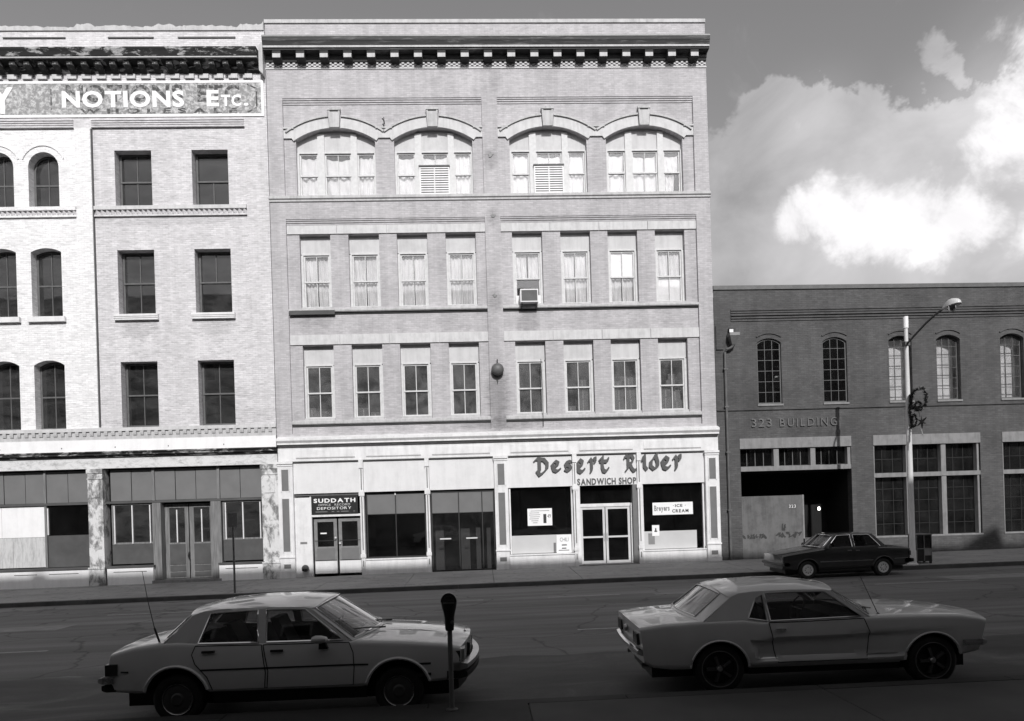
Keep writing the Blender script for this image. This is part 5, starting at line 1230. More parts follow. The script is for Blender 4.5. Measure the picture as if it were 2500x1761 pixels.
def make_car(name, label, loc, rz, P, cat='car'):
    """x forward from the rear axle, y to the left, z up from the road; near side of a car heading right is -y"""
    R_ = empty(name, loc, label, cat, None, rz, local=True)
    R_.rotation_euler = (0, P.get('pitch', 0), rz)
    paint = P['paint']; zt, zc, zb, w = interp(P['zt']), interp(P['zc']), interp(P['zb']), interp(P['w'])
    x0, x1 = P['x']; c0, c1 = P['cabin']; wb, wr_ = P['wb'], P['wr']
    cove = P.get('cove', lambda x, z: 0.0)
    def sy(x, z):
        ww = w(x); return ww - (.40 * (z - .62) ** 2 if z > .62 else .30 * (.62 - z) ** 2) - cove(x, z)
    fb, rb, fs, rs_ = P['fbow'], P['rbow'], P['fshear'], P['rshear']
    def warp(x, y, z):
        """noses and tails bow in plan and lean in profile"""
        ft = max(0, (x - (x1 - .55)) / .55); rt = max(0, (x0 + .55 - x) / .55); u = min(1, abs(y) / max(.1, w(x)))
        return (x + ft ** 2 * (fb * (1 - u * u) + fs * (z - .6)) - rt ** 2 * (rb * (1 - u * u) + rs_ * (z - .6)), y, z)
    xs = sorted(set([round(x0 + (x1 - x0) * i / 74, 4) for i in range(75)] + [c0, c0 + .012, c1, c1 - .012]))
    NS, NT = 16, 9; rings = []; body = MB()
    for x in xs:
        b, t_, cz = zb(x), zt(x), zc(x); tub = c0 + .006 < x < c1 - .006; r = [(0, b), (w(x) * .72, b), (sy(x, b + .04) - .03, b)]
        for i in range(NS):
            z = b + .035 + (t_ - .02 - b - .035) * i / (NS - 1); r.append((sy(x, z), z))
        ys = sy(x, t_); r += [(ys - .008, t_ - .004), (ys - .03, t_ + .008)]
        for i in range(NT):
            f = (i + 1) / NT
            if tub: r.append(((ys - .10, t_ + .004) if i == 0 else ((ys - .115) * (1 - (i - 1) / (NT - 2)), .50)))
            else:
                yy = (ys - .03) * (1 - f); q = 1 - (yy / (ys - .03)) ** 2.2; r.append((yy, t_ + .008 + (cz - t_ - .008) * q))
        rings.append([warp(x, -y, z) for y, z in r])
    m_ = len(rings[0])
    for r in rings:
        body.v += r
    nv = len(body.v)
    for k in range(len(xs) - 1):
        for i in range(m_ - 1):
            a = k * m_ + i; body.f.append((a, a + m_, a + m_ + 1, a + 1))
            xm = (xs[k] + xs[k + 1]) / 2; body.m.append(1 if i < 2 or (c0 < xm < c1 and i > NS + 4) else 0)
    body.f.append(tuple(range(m_))); body.m.append(0)
    body.f.append(tuple((len(xs) - 1) * m_ + i for i in reversed(range(m_)))); body.m.append(0)
    full = mirror_y(body)
    me = bpy.data.meshes.new('body'); me.from_pydata(full.v, [], full.f); me.polygons.foreach_set('material_index', full.m)
    bm = bmesh.new(); bm.from_mesh(me); bmesh.ops.remove_doubles(bm, verts=bm.verts, dist=.0006); bmesh.ops.recalc_face_normals(bm, faces=bm.faces); bm.to_mesh(me); bm.free()
    for k in (paint, 'car_interior'): me.materials.append(MATS[k])
    tmp = bpy.data.objects.new('tmp', me); COL.objects.link(tmp); cut = []
    ar = P['arch']
    for cx in (0, wb):
        for s_ in (-1, 1):
            cb = MB(); nn = 40; ya, yb_ = s_ * .52, s_ * 1.2
            for yy in (ya, yb_): cb.v += [(cx + ar * P.get('ax', 1) * math.cos(2 * math.pi * i / nn), yy, P['az'] + ar * math.sin(2 * math.pi * i / nn)) for i in range(nn)]
            for i in range(nn): j = (i + 1) % nn; cb.f.append((i, j, nn + j, nn + i))
            cb.f += [tuple(range(nn))[::-1], tuple(range(nn, 2 * nn))]
            cm = bpy.data.meshes.new('c'); cm.from_pydata(cb.v, [], cb.f); bm = bmesh.new(); bm.from_mesh(cm); bmesh.ops.recalc_face_normals(bm, faces=bm.faces); bm.to_mesh(cm); bm.free()
            cm.materials.append(MATS[paint]); cm.materials.append(MATS['car_interior']); cm.polygons.foreach_set('material_index', [1] * len(cm.polygons))
            cobj = bpy.data.objects.new('c', cm); COL.objects.link(cobj); cut.append(cobj); md_ = tmp.modifiers.new('b', 'BOOLEAN'); md_.operation = 'DIFFERENCE'; md_.object = cobj; md_.solver = 'EXACT'
    dg = bpy.context.evaluated_depsgraph_get(); me2 = bpy.data.meshes.new_from_object(tmp.evaluated_get(dg)); me2.name = 'body'
    for o in cut + [tmp]: bpy.data.objects.remove(o)
    me2.polygons.foreach_set('use_smooth', [True] * len(me2.polygons)); me2.set_sharp_from_angle(angle=rad(32)); 
    bo = link('body', me2, R_)
    nside = lambda x, z, e=0.0: warp(x, -(sy(x, z) + e), z)
    ub = MB().box(x0 + .15, x1 - .12, -.60, .60, .19, P['zb'][3][1] + .015); ub.box(ar + .04, wb - ar - .04, -.74, .74, .22, P['zb'][3][1] + .014); ub.build('underbody', 'black_trim', R_)
    # wheel-arch lips
    for cx in (0, wb):
        for s_ in (-1, 1):
            pts = []
            for i in range(25):
                a = rad(-12 + 204 * i / 24); X = cx + (ar + .012) * P.get('ax', 1) * math.cos(a); Z = P['az'] + (ar + .012) * math.sin(a)
                if Z < zb(X) + .01: continue
                q = nside(X, Z, -.004); pts.append((q[0], s_ * -q[1] if s_ > 0 else q[1], q[2]))
            MB().tube(pts, P.get('lip', .016), 6).build('arch_lip', paint, bo, smooth=60)
    # greenhouse
    zr, tum = P['belt'], P['tumble']
    gy = lambda x, z: sy(x, zt(x)) - .012 - tum * max(0, z - zt(x)) - P.get('inset', 0)
    for s_ in (-1, 1):
        mp_ = lambda a, b, e=0.0: (a, s_ * (gy(a, b) - e), b)
        f1 = (lambda a, b: mp_(a, b)); f2 = (lambda a, b: mp_(a, b, .05)); outl = P['side']; hol = P['windows']
        if s_ < 0: mb = MB().sheet(outl, hol, f1, .09, f2)
        else:
            mb = MB().sheet(outl, hol, f1, .09, f2); mb.f = [f[::-1] for f in mb.f]
        sh = mb.build('roof_side', P['roofmat'], R_, smooth=50)
        for hpoly in hol:
            g_ = MB().sheet(hpoly, [], lambda a, b: mp_(a, b, .022), .15); 
            if s_ > 0: g_.f = [f[::-1] for f in g_.f]
            g_.build('side_window', 'car_glass', R_, smooth=60)
            fr = [mp_(a, b, -.004) for a, b in densify(hpoly, .1)]; fr.append(fr[0])
            MB().tube(fr, P.get('frame_r', .009), 5, False).build('window_frame', P.get('framemat', 'chrome'), R_, smooth=60)
    tx0, tx1 = P['roof'][0][0], P['roof'][-1][0]; re, rc = interp(P['roof']), interp(P['roofc'])
    rf = MB(); nxr, nyr = 26, 18
    for i in range(nxr + 1):
        x = tx0 + (tx1 - tx0) * i / nxr; e = re(x); ye = gy(x, e)
        for j in range(nyr + 1):
            u = -1 + 2 * j / nyr; uu = math.sin(u * math.pi / 2); bowx = (P['roofbow'][0] * max(0, 1 - i / 6) * -1 + P['roofbow'][1] * max(0, (i - nxr + 6) / 6)) * (1 - u * u)
            rf.v.append((x + bowx, ye * uu * 1.0, e + (rc(x) - e) * (1 - abs(uu) ** 2.6)))
    for i in range(nxr):
        for j in range(nyr): a = i * (nyr + 1) + j; rf.f.append((a, a + nyr + 1, a + nyr + 2, a + 1)); rf.m.append(0)
    rf.build('roof', P['roofmat'], R_, smooth=60)
    def screen(bot, top_, yb_, yt_, bow_b, bow_t, cr_b, cr_t, fwd, glass_u, gv, nm):
        def fm(u, v):
            x = bot[0] + (top_[0] - bot[0]) * v; z = bot[1] + (top_[1] - bot[1]) * v; y = (yb_ + (yt_ - yb_) * v) * u
            k = 1 - u * u; return (x + fwd * (bow_b + (bow_t - bow_b) * v) * k, y, z + (cr_b + (cr_t - cr_b) * v) * (1 - abs(u) ** 2.6))
        hole = [(-glass_u, gv[0]), (glass_u, gv[0]), (glass_u, gv[1]), (-glass_u, gv[1])]
        mb = MB().sheet(rect(-1, 1, 0, 1), [hole], fm, .1); 
        if fwd > 0: pass
        else: mb.f = [f[::-1] for f in mb.f]
        mb.build(nm + '_surround', P['roofmat'], R_, smooth=50)
        g_ = MB().sheet(hole, [], lambda u, v: (fm(u, v)[0] - fwd * .012, fm(u, v)[1], fm(u, v)[2]), .1); 
        if fwd < 0: g_.f = [f[::-1] for f in g_.f]
        g_.build(nm, 'car_glass', R_, smooth=60)
        lo = [fm(u, v) for u, v in densify(hole, .12)]; lo.append(lo[0]); lo = [(a + fwd * .004, b, c + .004) for a, b, c in lo]
        MB().tube(lo, .010, 5, False).build(nm + '_trim', P.get('framemat', 'chrome'), R_, smooth=60); return fm
    ws, rw = P['ws'], P['rw']
    fmw = screen(ws['b'], (tx1, re(tx1)), gy(ws['b'][0], zt(ws['b'][0])), gy(tx1, re(tx1)), ws['bow'], P['roofbow'][1], ws['cr'], rc(tx1) - re(tx1), 1, ws['u'], (.05, .95), 'windshield')
    screen(rw['b'], (tx0, re(tx0)), gy(rw['b'][0], zt(rw['b'][0])), gy(tx0, re(tx0)), rw['bow'], P['roofbow'][0], rw['cr'], rc(tx0) - re(tx0), -1, rw['u'], rw['v'], 'rear_window')
    # doors: proud skins with dark shut lines, handle and trim
    def line(pts, wd_, mat, nm, par, e=.003, s_=-1):
        pts = [Vector(p) for p in pts]; fine = []
        for a, b in zip(pts, pts[1:]):
            n = max(1, int((b - a).length / .05)); fine += [a.lerp(b, i / n) for i in range(n)]
        fine.append(pts[-1]); mb = MB()
        for i, p in enumerate(fine):
            d = (fine[min(i + 1, len(fine) - 1)] - fine[max(i - 1, 0)]).normalized(); q = Vector((-d.y, d.x)) * wd_ / 2
            for sg_ in (1, -1):
                u = p + q * sg_; v3 = nside(u.x, u.y, e); mb.v.append((v3[0], -s_ * v3[1], v3[2]))
        for i in range(len(fine) - 1): f = (2 * i, 2 * i + 1, 2 * i + 3, 2 * i + 2); mb.f.append(f if s_ < 0 else f[::-1]); mb.m.append(0)
        return mb.build(nm, mat, par)
    for s_ in (-1, 1):
        for dpoly, hx, hz, hw in P['doors']:
            mb = MB().sheet(dpoly, [], lambda a, b: (nside(a, b, .003)[0], -s_ * nside(a, b, .003)[1], b), .05)
            if s_ > 0: mb.f = [f[::-1] for f in mb.f]
            d_ = mb.build('door', paint, R_, smooth=35)
            line(dpoly + dpoly[:1], .012, 'black_trim', 'shut_line', d_, .0045, s_)
            q = nside(hx, hz, .012); hb_ = MB().box(q[0] - hw / 2, q[0] + hw / 2, q[1] - .02, q[1] + .008, q[2] - .012, q[2] + .012)
            if s_ > 0: hb_.v = [(a, -b, c) for a, b, c in hb_.v]; hb_.f = [f[::-1] for f in hb_.f]
            hb_.build('door_handle', P.get('handlemat', 'black_trim'), d_)
        for pts, wd_, mat, nm in P.get('trim', []): line(pts, wd_, mat, nm, R_, .0065, s_)
    # wheels
    for cx in (0, wb):
        for s_ in (-1, 1):
            yy = s_ * (P['track']); tw = .095
            ty = MB().lathe([(wr_ * .60, -tw * .8), (wr_ * .72, -tw), (wr_ * .90, -tw * .98), (wr_ * .985, -tw * .75), (wr_, -tw * .4), (wr_, tw * .4), (wr_ * .985, tw * .75), (wr_ * .90, tw * .98), (wr_ * .72, tw), (wr_ * .60, tw * .8)], (cx, yy, wr_), 'y', 40, 0, True).build('wheel', 'rubber', R_, smooth=50)
            o_ = s_ * (tw + .001) + yy
            if P.get('line_r'): MB().lathe([(P['line_r'] - .007, 0), (P['line_r'], s_ * .004), (P['line_r'] + .007, 0)], (cx, o_, wr_), 'y', 40).build('sidewall_line', 'tyre_line', ty)
            P['rim'](cx, yy, s_, wr_, tw, ty)
    # cabin furniture
    for sx_, hx_ in P['seats']:
        for s_ in (-1, 1):
            mb = MB().hexa([(sx_ - .05, s_ * .37 - .25, .50), (sx_ + .14, s_ * .37 - .25, .50), (sx_ + .14, s_ * .37 + .25, .50), (sx_ - .05, s_ * .37 + .25, .50), (sx_ - .22, s_ * .37 - .22, hx_), (sx_ - .12, s_ * .37 - .22, hx_), (sx_ - .12, s_ * .37 + .22, hx_), (sx_ - .22, s_ * .37 + .22, hx_)])
            mb.build('seat', 'seat', R_)
    dx = P['dash']; MB().box(dx - .25, dx + .1, -.62, .62, .55, P['belt'] - .02).build('dashboard', 'car_interior', R_)
    sw = MB()
    pts = [(dx - .34 + .07 * math.sin(a), .36 + .19 * math.cos(a), P['belt'] - .03 + .17 * math.sin(a)) for a in [2 * math.pi * i / 20 for i in range(21)]]
    sw.tube(pts, .012, 5, False); sw.tube([(dx - .34, .36, P['belt'] - .03), (dx - .1, .36, P['belt'] - .12)], .02, 6); sw.tube([pts[0], pts[10]], .01, 5); sw.build('steering_wheel', 'black_trim', R_)
    return R_, nside, warp, line, fmw
def tb(par, name, mat, *boxes, smooth=None):
    mb = MB()
    for b in boxes: mb.box(*b)
    return mb.build(name, mat, par, smooth=smooth)
def bar_arc(par, name, mat, x_mid, bow, half, z0, z1, dep, sgn=1, wrap=.0, n=14):
    """bumper: a bar bowed in plan with its ends wrapped round the corners"""
    mb = MB(); pts = []
    for i in range(n + 1):
        u = -1 + 2 * i / n; pts.append((x_mid + sgn * bow * (1 - u * u), half * u))
    if wrap: pts = [(pts[0][0] - sgn * wrap, pts[0][1] + .0)] + pts + [(pts[-1][0] - sgn * wrap, pts[-1][1])]
    for x, y in pts:
        zc_ = (z0 + z1) / 2; mb.v += [(x, y, z0), (x + sgn * dep, y, z0 + .02), (x + sgn * dep * 1.05, y, zc_), (x + sgn * dep, y, z1 - .015), (x, y, z1)]
    m_ = 5
    for k in range(len(pts) - 1):
        for i in range(m_):
            a, b = k * m_ + i, k * m_ + (i + 1) % m_; f = (a, b, b + m_, a + m_); mb.f.append(f if sgn > 0 else f[::-1]); mb.m.append(0)
    mb.f += [tuple(range(m_)), tuple(range(len(mb.v) - m_, len(mb.v)))[::-1]]; mb.m += [0, 0]
    return mb.build(name, mat, par, smooth=40)

# -- pale coupe on the right
def rim_spoke(cx, yy, s_, wr_, tw, ty):
    o = yy + s_ * tw * .55
    MB().lathe([(.0, 0), (.19, 0), (.195, s_ * .03)], (cx, o, wr_), 'y', 28).build('rim', 'black_trim', ty, smooth=40)
    for k in range(5):
        a = rad(90 + 72 * k + 18); d = Vector((math.cos(a), 0, math.sin(a))); q = Vector((-d.z, 0, d.x)) * .016; c_ = Vector((cx, o + s_ * .03, wr_)); mb = MB()
        p = [c_ + d * .05 - q, c_ + d * .05 + q, c_ + d * .17 + q * 1.2, c_ + d * .17 - q * 1.2]; n = Vector((0, s_ * .02, 0))
        mb.hexa([v - n for v in p] + [v + n for v in p]); mb.build('spoke', 'spoke_metal', ty)
    MB().lathe([(.0, s_ * .05), (.03, s_ * .048), (.045, s_ * .03), (.045, 0)], (cx, o, wr_), 'y', 16).build('hub_cap', 'dull_chrome', ty, smooth=40)
def cove_m(x, z):
    t_ = interp([(.30, 0), (.42, 1), (1.4, 1), (2.6, .35), (3.2, 0)])(x); zt_ = interp([(.3, .66), (1.0, .69), (2.0, .715), (3.3, .73)])(x); back = (.66 - z) * .35
    t_ *= min(1, max(0, (x - .40 - back) / .04)) if x < .7 else 1
    if z > zt_: return 0
    d = zt_ - z; zlo = .44
    if z < zlo: return .05 * t_ * max(0, 1 - (zlo - z) / .04)
    return .05 * t_ * min(1, d / .03)
MU = dict(paint='paint_coupe', roofmat='paint_coupe', x=(-.97, 3.40), wb=2.743, wr=.318, track=.735, arch=.355, az=.315, ax=1.02, belt=.90, tumble=.36, cabin=(.22, 1.93), cove=cove_m,
  zt=[(-1.1, .835), (-1.0, .855), (-.72, .895), (-.2, .92), (.33, .925), (.45, .905), (.55, .89), (1.0, .893), (1.9, .905), (2.6, .90), (3.1, .88), (3.3, .84), (3.45, .79)],
  zc=[(-1.1, .86), (-.9, .91), (-.5, .95), (.2, .955), (1.9, .95), (2.3, .965), (2.9, .945), (3.2, .91), (3.45, .84)],
  zb=[(-1.1, .52), (-1.0, .44), (-.85, .36), (-.6, .33), (2.2, .325), (3.0, .36), (3.45, .42)],
  w=[(-1.1, .78), (-.9, .835), (-.4, .862), (1.2, .872), (2.6, .868), (3.1, .85), (3.45, .81)], fbow=.13, rbow=.03, fshear=.30, rshear=.10,
  side=[(-.18, .915), (.05, .925), (.36, .925), (.50, .893), (.9, .89), (1.93, .905), (1.50, 1.245), (1.40, 1.262), (1.0, 1.275), (.5, 1.268), (.30, 1.25), (.20, 1.21)],
  windows=[[(.39, .945), (.63, .905), (.61, 1.225), (.52, 1.185)], [(.665, .905), (1.84, .92), (1.42, 1.235), (1.0, 1.245), (.64, 1.24)]],
  roof=[(.20, 1.21), (.30, 1.25), (.5, 1.268), (1.0, 1.275), (1.40, 1.262), (1.50, 1.245)], roofc=[(.20, 1.30), (.40, 1.345), (.8, 1.365), (1.2, 1.36), (1.50, 1.30)], roofbow=(.10, .10), framemat='dull_chrome',
  ws=dict(b=(1.95, .91), bow=.22, cr=.04, u=.93), rw=dict(b=(-.20, .918), bow=.14, cr=.03, u=.74, v=(.08, .92)),
  doors=[([(.64, .885), (1.0, .883), (1.86, .895), (1.92, .72), (1.89, .45), (1.88, .38), (.74, .38), (.70, .53), (.67, .73)], .78, .80, .13)], handlemat='chrome',
  trim=[([(.47, .435), (1.2, .438), (2.0, .44), (2.28, .44)], .016, 'dull_chrome', 'sill_trim'), ([(.36, .338), (1.0, .335), (2.3, .335)], .02, 'dull_chrome', 'rocker_trim')],
  line_r=.228, rim=rim_spoke, seats=[(.95, 1.02), (.42, .96)], dash=1.85, pitch=-.006)
mu, ns, wp, ln, fw_ = make_car('parked_coupe', 'pale two-door notchback coupe with sculpted sides parked at the near kerb on the right', (2.97, -18.23, gz(2.97, -18.9)), rad(-1.2), MU)
bar_arc(mu, 'rear_bumper', 'chrome', -.99, .04, .80, .52, .60, .045, -1, .10); bar_arc(mu, 'front_bumper', 'chrome', 3.37, .14, .865, .50, .575, .05, 1, .26)
for s_ in (-1, 1):
    q = wp(-.97, s_ * .6, .72)
    for dy in (-.09, 0, .09): tb(mu, 'tail_lamp', 'lamp_red', (q[0] - .03 + abs(s_ * .6 + dy) * .0, q[0] + .03, s_ * .58 + dy - .032, s_ * .58 + dy + .032, .64, .79))
    MB().lathe([(.0, .02), (.07, .015), (.085, -.02)], (3.40, s_ * .66, .68), 'x', 20).build('headlight', 'chrome', mu, smooth=50)
    MB().lathe([(.03, .2), (.03, 0)], (-.93, s_ * .5, .33), 'x', 8).build('exhaust_tip', 'dull_chrome', mu)
tb(mu, 'grille', 'black_trim', (3.42, 3.53, -.48, .48, .58, .76)); MB().lathe([(.0, -.02), (.05, -.015), (.06, .02)], (-1.045, 0, .74), 'x', 18).build('fuel_cap', 'dull_chrome', mu, smooth=40)
MB().tube([(2.12, -.70, .915), (1.90, -.70, 1.42)], [.006, .003], 6).build('antenna', 'black_trim', mu); MB().lathe([(.03, 0), (.028, .015), (.008, .03), (.0, .03)], (2.12, -.70, .905), 'z', 12).build('antenna_base', 'black_trim', mu)
for yy in (-.35, .25): MB().tube([(2.10, yy, .965), (2.02, yy - .35, 1.0)], .008, 5).build('wiper', 'black_trim', mu)
MB().box(1.62, 1.64, -.1, .1, 1.20, 1.25).build('rear_mirror', 'black_trim', mu)

# -- pale four-door sedan on the left
def rim_disc(cx, yy, s_, wr_, tw, ty):
    o = yy + s_ * tw * .8
    MB().lathe([(.0, s_ * .03), (.06, s_ * .03), (.08, s_ * .015), (.13, s_ * .02), (.165, s_ * .012), (.178, s_ * .02), (.186, 0)], (cx, o, wr_), 'y', 32).build('hub_cap', 'steel_wheel', ty, smooth=30)
    MB().lathe([(.176, s_ * .018), (.182, s_ * .024), (.188, s_ * .01)], (cx, o, wr_), 'y', 32).build('trim_ring', 'dull_chrome', ty, smooth=40)
BU = dict(paint='paint_sedan', roofmat='paint_sedan', x=(-.84, 3.40), wb=2.66, wr=.302, track=.735, arch=.362, az=.335, ax=1.04, belt=.94, tumble=.34, cabin=(.25, 2.12), lip=.022,
  zt=[(-.9, .84), (-.75, .885), (-.5, .94), (-.2, .975), (0, .985), (.28, .965), (.5, .945), (1.5, .94), (2.1, .93), (2.7, .895), (3.2, .845), (3.45, .78)],
  zc=[(-.9, .89), (-.7, .955), (-.4, 1.01), (.2, 1.03), (2.1, .985), (2.4, .975), (2.9, .94), (3.25, .89), (3.45, .82)],
  zb=[(-.9, .44), (-.7, .41), (-.4, .395), (2.2, .385), (3.0, .40), (3.45, .42)],
  w=[(-.9, .80), (-.6, .85), (0, .875), (1.5, .885), (2.7, .88), (3.2, .855), (3.45, .82)], fbow=.10, rbow=.05, fshear=.05, rshear=-.18,
  side=[(-.14, .975), (.1, .98), (.26, .955), (.6, .94), (1.5, .935), (2.10, .925), (1.60, 1.325), (1.50, 1.345), (1.0, 1.36), (.5, 1.355), (.30, 1.335), (.17, 1.29)],
  windows=[[(.27, .965), (.985, .955), (.955, 1.325), (.39, 1.305)], [(1.085, .955), (2.00, .95), (1.53, 1.315), (1.06, 1.328)]],
  roof=[(.17, 1.29), (.30, 1.335), (.5, 1.355), (1.0, 1.36), (1.50, 1.345), (1.60, 1.325)], roofc=[(.17, 1.345), (.40, 1.405), (.8, 1.432), (1.3, 1.43), (1.60, 1.395)], roofbow=(.10, .12), frame_r=.012,
  ws=dict(b=(2.12, .935), bow=.24, cr=.05, u=.93), rw=dict(b=(-.16, .98), bow=.12, cr=.04, u=.82, v=(.10, .92)),
  doors=[([(.24, .94), (1.03, .928), (1.08, .60), (1.06, .41), (.44, .41), (.38, .57), (.24, .73), (.20, .84)], .40, .87, .15), ([(1.05, .928), (2.08, .92), (2.13, .80), (2.14, .62), (2.12, .41), (1.09, .41), (1.11, .62)], 1.22, .855, .15)],
  trim=[([(.30, .655), (1.0, .655), (2.1, .655), (2.31, .65)], .022, 'black_trim', 'side_moulding'), ([(.40, .405), (1.2, .402), (2.24, .40)], .020, 'dull_chrome', 'rocker_trim'), ([(-.64, .43), (-.40, .425)], .02, 'dull_chrome', 'rocker_trim'),
        ([(2.90, .63), (3.06, .63)], .026, 'black_trim', 'side_marker'), ([(2.88, .50), (3.06, .50)], .036, 'black_trim', 'side_marker'), ([(-.66, .66), (-.56, .66)], .02, 'black_trim', 'side_marker')],
  rim=rim_disc, seats=[(1.05, 1.10), (.42, 1.04)], dash=2.02, pitch=-.004)
bu, ns, wp, ln, fw_ = make_car('parked_sedan', 'pale four-door sedan with chrome window frames parked behind the parking meter', (-3.72, -18.42, gz(-3.72, -19.1)), rad(-1.0), BU)
bar_arc(bu, 'rear_bumper', 'chrome', -.88, .05, .84, .52, .60, .05, -1, .14); bar_arc(bu, 'rear_bumper_skirt', 'black_trim', -.85, .05, .82, .42, .515, .05, -1, .12)
bar_arc(bu, 'front_bumper', 'dull_chrome', 3.42, .12, .84, .53, .62, .08, 1, .16); bar_arc(bu, 'front_bumper_strip', 'black_trim', 3.41, .12, .845, .43, .525, .085, 1, .16); bar_arc(bu, 'valance', 'black_trim', 3.32, .10, .80, .28, .425, .06, 1, .14)
for s_ in (-1, 1):
    q = wp(-.84, s_ * .82, .68); tb(bu, 'tail_lamp', 'lamp_red', tuple(sorted((q[0] - .012, q[0] + .13))) + tuple(sorted((s_ * .45, s_ * .852))) + (.62, .755))
    q = wp(3.40, s_ * .6, .7); tb(bu, 'headlight', 'dull_chrome', (q[0] - .06, q[0] + .012, s_ * .58 - .14, s_ * .58 + .14, .63, .76)); tb(bu, 'corner_lamp', 'black_trim', (3.33, 3.415) + tuple(sorted((s_ * .76, s_ * .826))) + (.63, .76))
tb(bu, 'grille', 'black_trim', (3.44, 3.515, -.38, .38, .62, .775))
for i in range(9): tb(bu, 'grille_bar', 'chrome', (3.512, 3.522, -.36 + i * .09 - .006, -.36 + i * .09 + .006, .63, .77))
MB().lathe([(.0, 0), (.02, .0), (.012, .03), (.0, .05)], (3.44, 0, .835), 'z', 10).build('hood_ornament', 'chrome', bu)
for s_ in (-1, 1):
    mm = MB()
    for k, (x, r) in enumerate(((1.66, .0), (1.67, .035), (1.71, .05), (1.78, .048), (1.84, .03), (1.86, .0))):
        mm.v += [(x, s_ * (.965 + .055 * math.cos(2 * math.pi * i / 12)) if r else s_ * .965, .985 + r * math.sin(2 * math.pi * i / 12)) if r else (x, s_ * .965, .985) for i in range(12)]
    for k in range(5):
        for i in range(12): j = (i + 1) % 12; f = (k * 12 + i, k * 12 + j, k * 12 + 12 + j, k * 12 + 12 + i); mm.f.append(f if s_ > 0 else f[::-1]); mm.m.append(0)
    mo = mm.build('door_mirror', 'paint_sedan', bu, smooth=60)
    MB().hexa([(1.73, s_ * .86, .86), (1.84, s_ * .86, .86), (1.84, s_ * .92, .86), (1.73, s_ * .92, .86), (1.75, s_ * .90, .96), (1.81, s_ * .90, .96), (1.81, s_ * .97, .96), (1.75, s_ * .97, .96)]).build('mirror_stalk', 'black_trim', mo)
MB().tube([(-.24, -.72, .985), (-.29, -.73, 1.16)], .012, 6).build('antenna_base', 'black_trim', bu); MB().tube([(-.29, -.73, 1.16), (-.355, -.74, 1.5), (-.41, -.74, 1.86)], [.005, .004, .003], 6).build('antenna', 'black_trim', bu)
for yy in (-.30, .28): 
    MB().tube([(2.36, yy, 1.0), (2.28, yy - .2, 1.035), (2.12, yy - .42, 1.06)], .009, 5).build('wiper', 'black_trim', bu); MB().tube([(2.36, yy, 1.0), (2.44, yy + .02, 1.0)], .012, 5).build('wiper_pivot', 'black_trim', bu)
for yy in (-.28, .28): MB().tube([(2.45, yy, .962), (2.9, yy * .95, .938), (3.3, yy * .9, .875)], .006, 5).build('hood_crease', 'paint_sedan', bu)

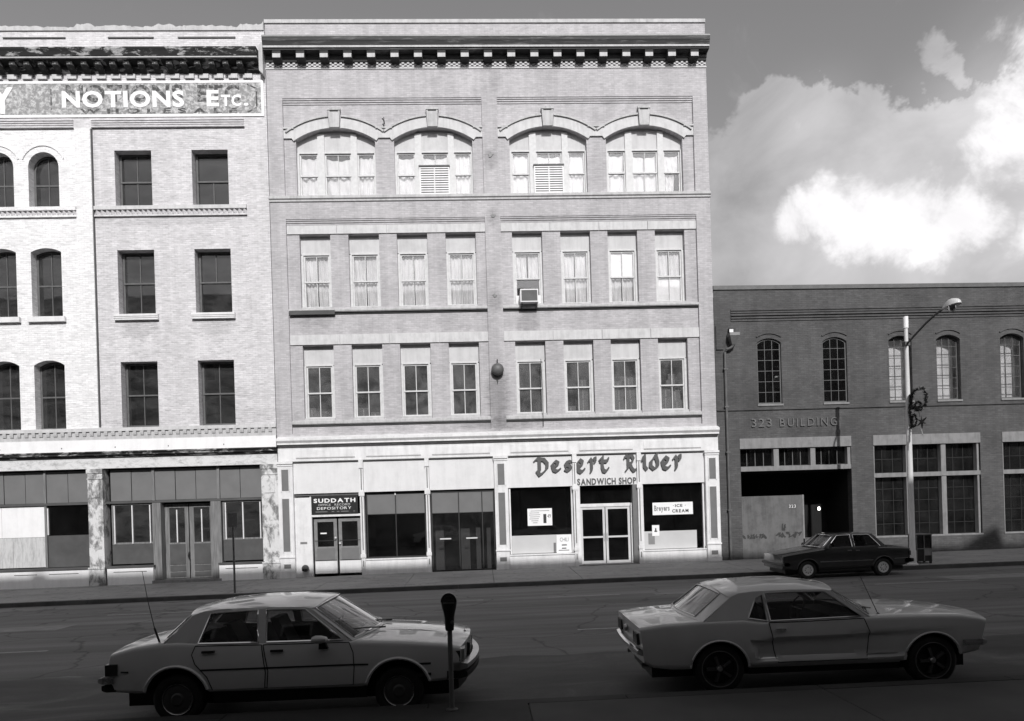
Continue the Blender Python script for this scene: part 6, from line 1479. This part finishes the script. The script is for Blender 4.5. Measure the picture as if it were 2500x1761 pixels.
# -- dark sedan at the far kerb, heading left
def rim_steel(cx, yy, s_, wr_, tw, ty):
    o = yy + s_ * tw * .8
    MB().lathe([(.0, s_ * .02), (.05, s_ * .03), (.065, s_ * .01), (.10, s_ * .006), (.14, s_ * .02), (.165, s_ * .024), (.175, 0)], (cx, o, wr_), 'y', 28).build('hub_cap', 'aluminium', ty, smooth=30)
    for k in range(8):
        a = 2 * math.pi * k / 8; MB().lathe([(.0, s_ * .019), (.017, s_ * .018)], (cx + .095 * math.cos(a), o, wr_ + .095 * math.sin(a)), 'y', 8).build('vent_hole', 'black_trim', ty)
RD = dict(paint='paint_dark', roofmat='paint_dark', x=(-.88, 3.22), wb=2.43, wr=.29, track=.68, arch=.335, az=.30, belt=.95, tumble=.36, cabin=(.20, 1.90), lip=.014,
  zt=[(-.95, .85), (-.7, .89), (-.1, .93), (.3, .945), (1.8, .955), (2.0, .94), (2.6, .86), (3.0, .80), (3.3, .74)], zc=[(-.95, .88), (-.6, .93), (.0, .95), (1.9, .985), (2.2, .95), (2.8, .87), (3.3, .78)],
  zb=[(-.95, .42), (-.7, .34), (2.0, .30), (2.8, .30), (3.3, .36)], w=[(-.95, .74), (-.6, .79), (0, .82), (1.5, .825), (2.4, .815), (3.0, .79), (3.3, .75)], fbow=.08, rbow=.05, fshear=-.06, rshear=.05,
  side=[(-.12, .925), (.2, .94), (1.9, .955), (1.48, 1.345), (1.38, 1.362), (.9, 1.375), (.4, 1.36), (.25, 1.34)],
  windows=[[(.08, .97), (.90, .975), (.90, 1.345), (.38, 1.335)], [(.98, .975), (1.77, .98), (1.42, 1.335), (.99, 1.345)]],
  roof=[(.25, 1.34), (.4, 1.36), (.9, 1.375), (1.38, 1.362), (1.48, 1.345)], roofc=[(.25, 1.375), (.5, 1.41), (.9, 1.42), (1.3, 1.41), (1.48, 1.38)], roofbow=(.08, .10), framemat='chrome', frame_r=.010,
  ws=dict(b=(1.92, .955), bow=.16, cr=.03, u=.92), rw=dict(b=(-.14, .93), bow=.10, cr=.02, u=.86, v=(.10, .92)),
  doors=[([(.16, .93), (.93, .935), (.95, .6), (.94, .36), (.48, .36), (.36, .55), (.18, .72)], .84, .86, .14), ([(.96, .935), (1.86, .94), (1.92, .7), (1.90, .36), (.97, .36), (.98, .6)], 1.72 - .62, .87, .14)], handlemat='chrome',
  trim=[([(.35, .54), (2.05, .54)], .016, 'dull_chrome', 'side_moulding'), ([(-.80, .56), (-.35, .56)], .014, 'dull_chrome', 'side_moulding')], rim=rim_steel, seats=[(.95, 1.10), (.30, 1.04)], dash=1.82)
rx = 12.62; rd, ns, wp, ln, fw_ = make_car('parked_sedan', 'small dark four-door sedan parked at the far kerb before the dark brick building', (rx, -5.16, gz(rx, -5.2)), rad(180), RD)
rd.rotation_euler = (0, .007, rad(180))
bar_arc(rd, 'front_bumper', 'zinc', 3.20, .08, .80, .44, .54, .08, 1, .18); bar_arc(rd, 'rear_bumper', 'black_trim', -.90, .05, .79, .42, .55, .08, -1, .18)
tb(rd, 'grille', 'black_trim', (3.17, 3.245, -.42, .42, .58, .70)); tb(rd, 'grille_frame', 'zinc', (3.18, 3.25, -.44, .44, .702, .73), (3.18, 3.25, -.44, .44, .55, .575))
for s_ in (-1, 1):
    tb(rd, 'headlight', 'grey_metal', (3.12, 3.235) + tuple(sorted((s_ * .46, s_ * .70))) + (.57, .71)); q = wp(-.88, s_ * .7, .7); tb(rd, 'tail_lamp', 'lamp_red', (q[0] - .01, q[0] + .06) + tuple(sorted((s_ * .4, s_ * .775))) + (.64, .78))
    MB().hexa([(1.72, s_ * .84, .96), (1.84, s_ * .84, .96), (1.84, s_ * .98, .97), (1.74, s_ * .98, .97), (1.73, s_ * .84, 1.05), (1.82, s_ * .84, 1.05), (1.82, s_ * .97, 1.05), (1.75, s_ * .97, 1.05)]).build('door_mirror', 'black_trim', rd)
for o in bpy.data.objects:
    if '_local' in o: del o['_local']
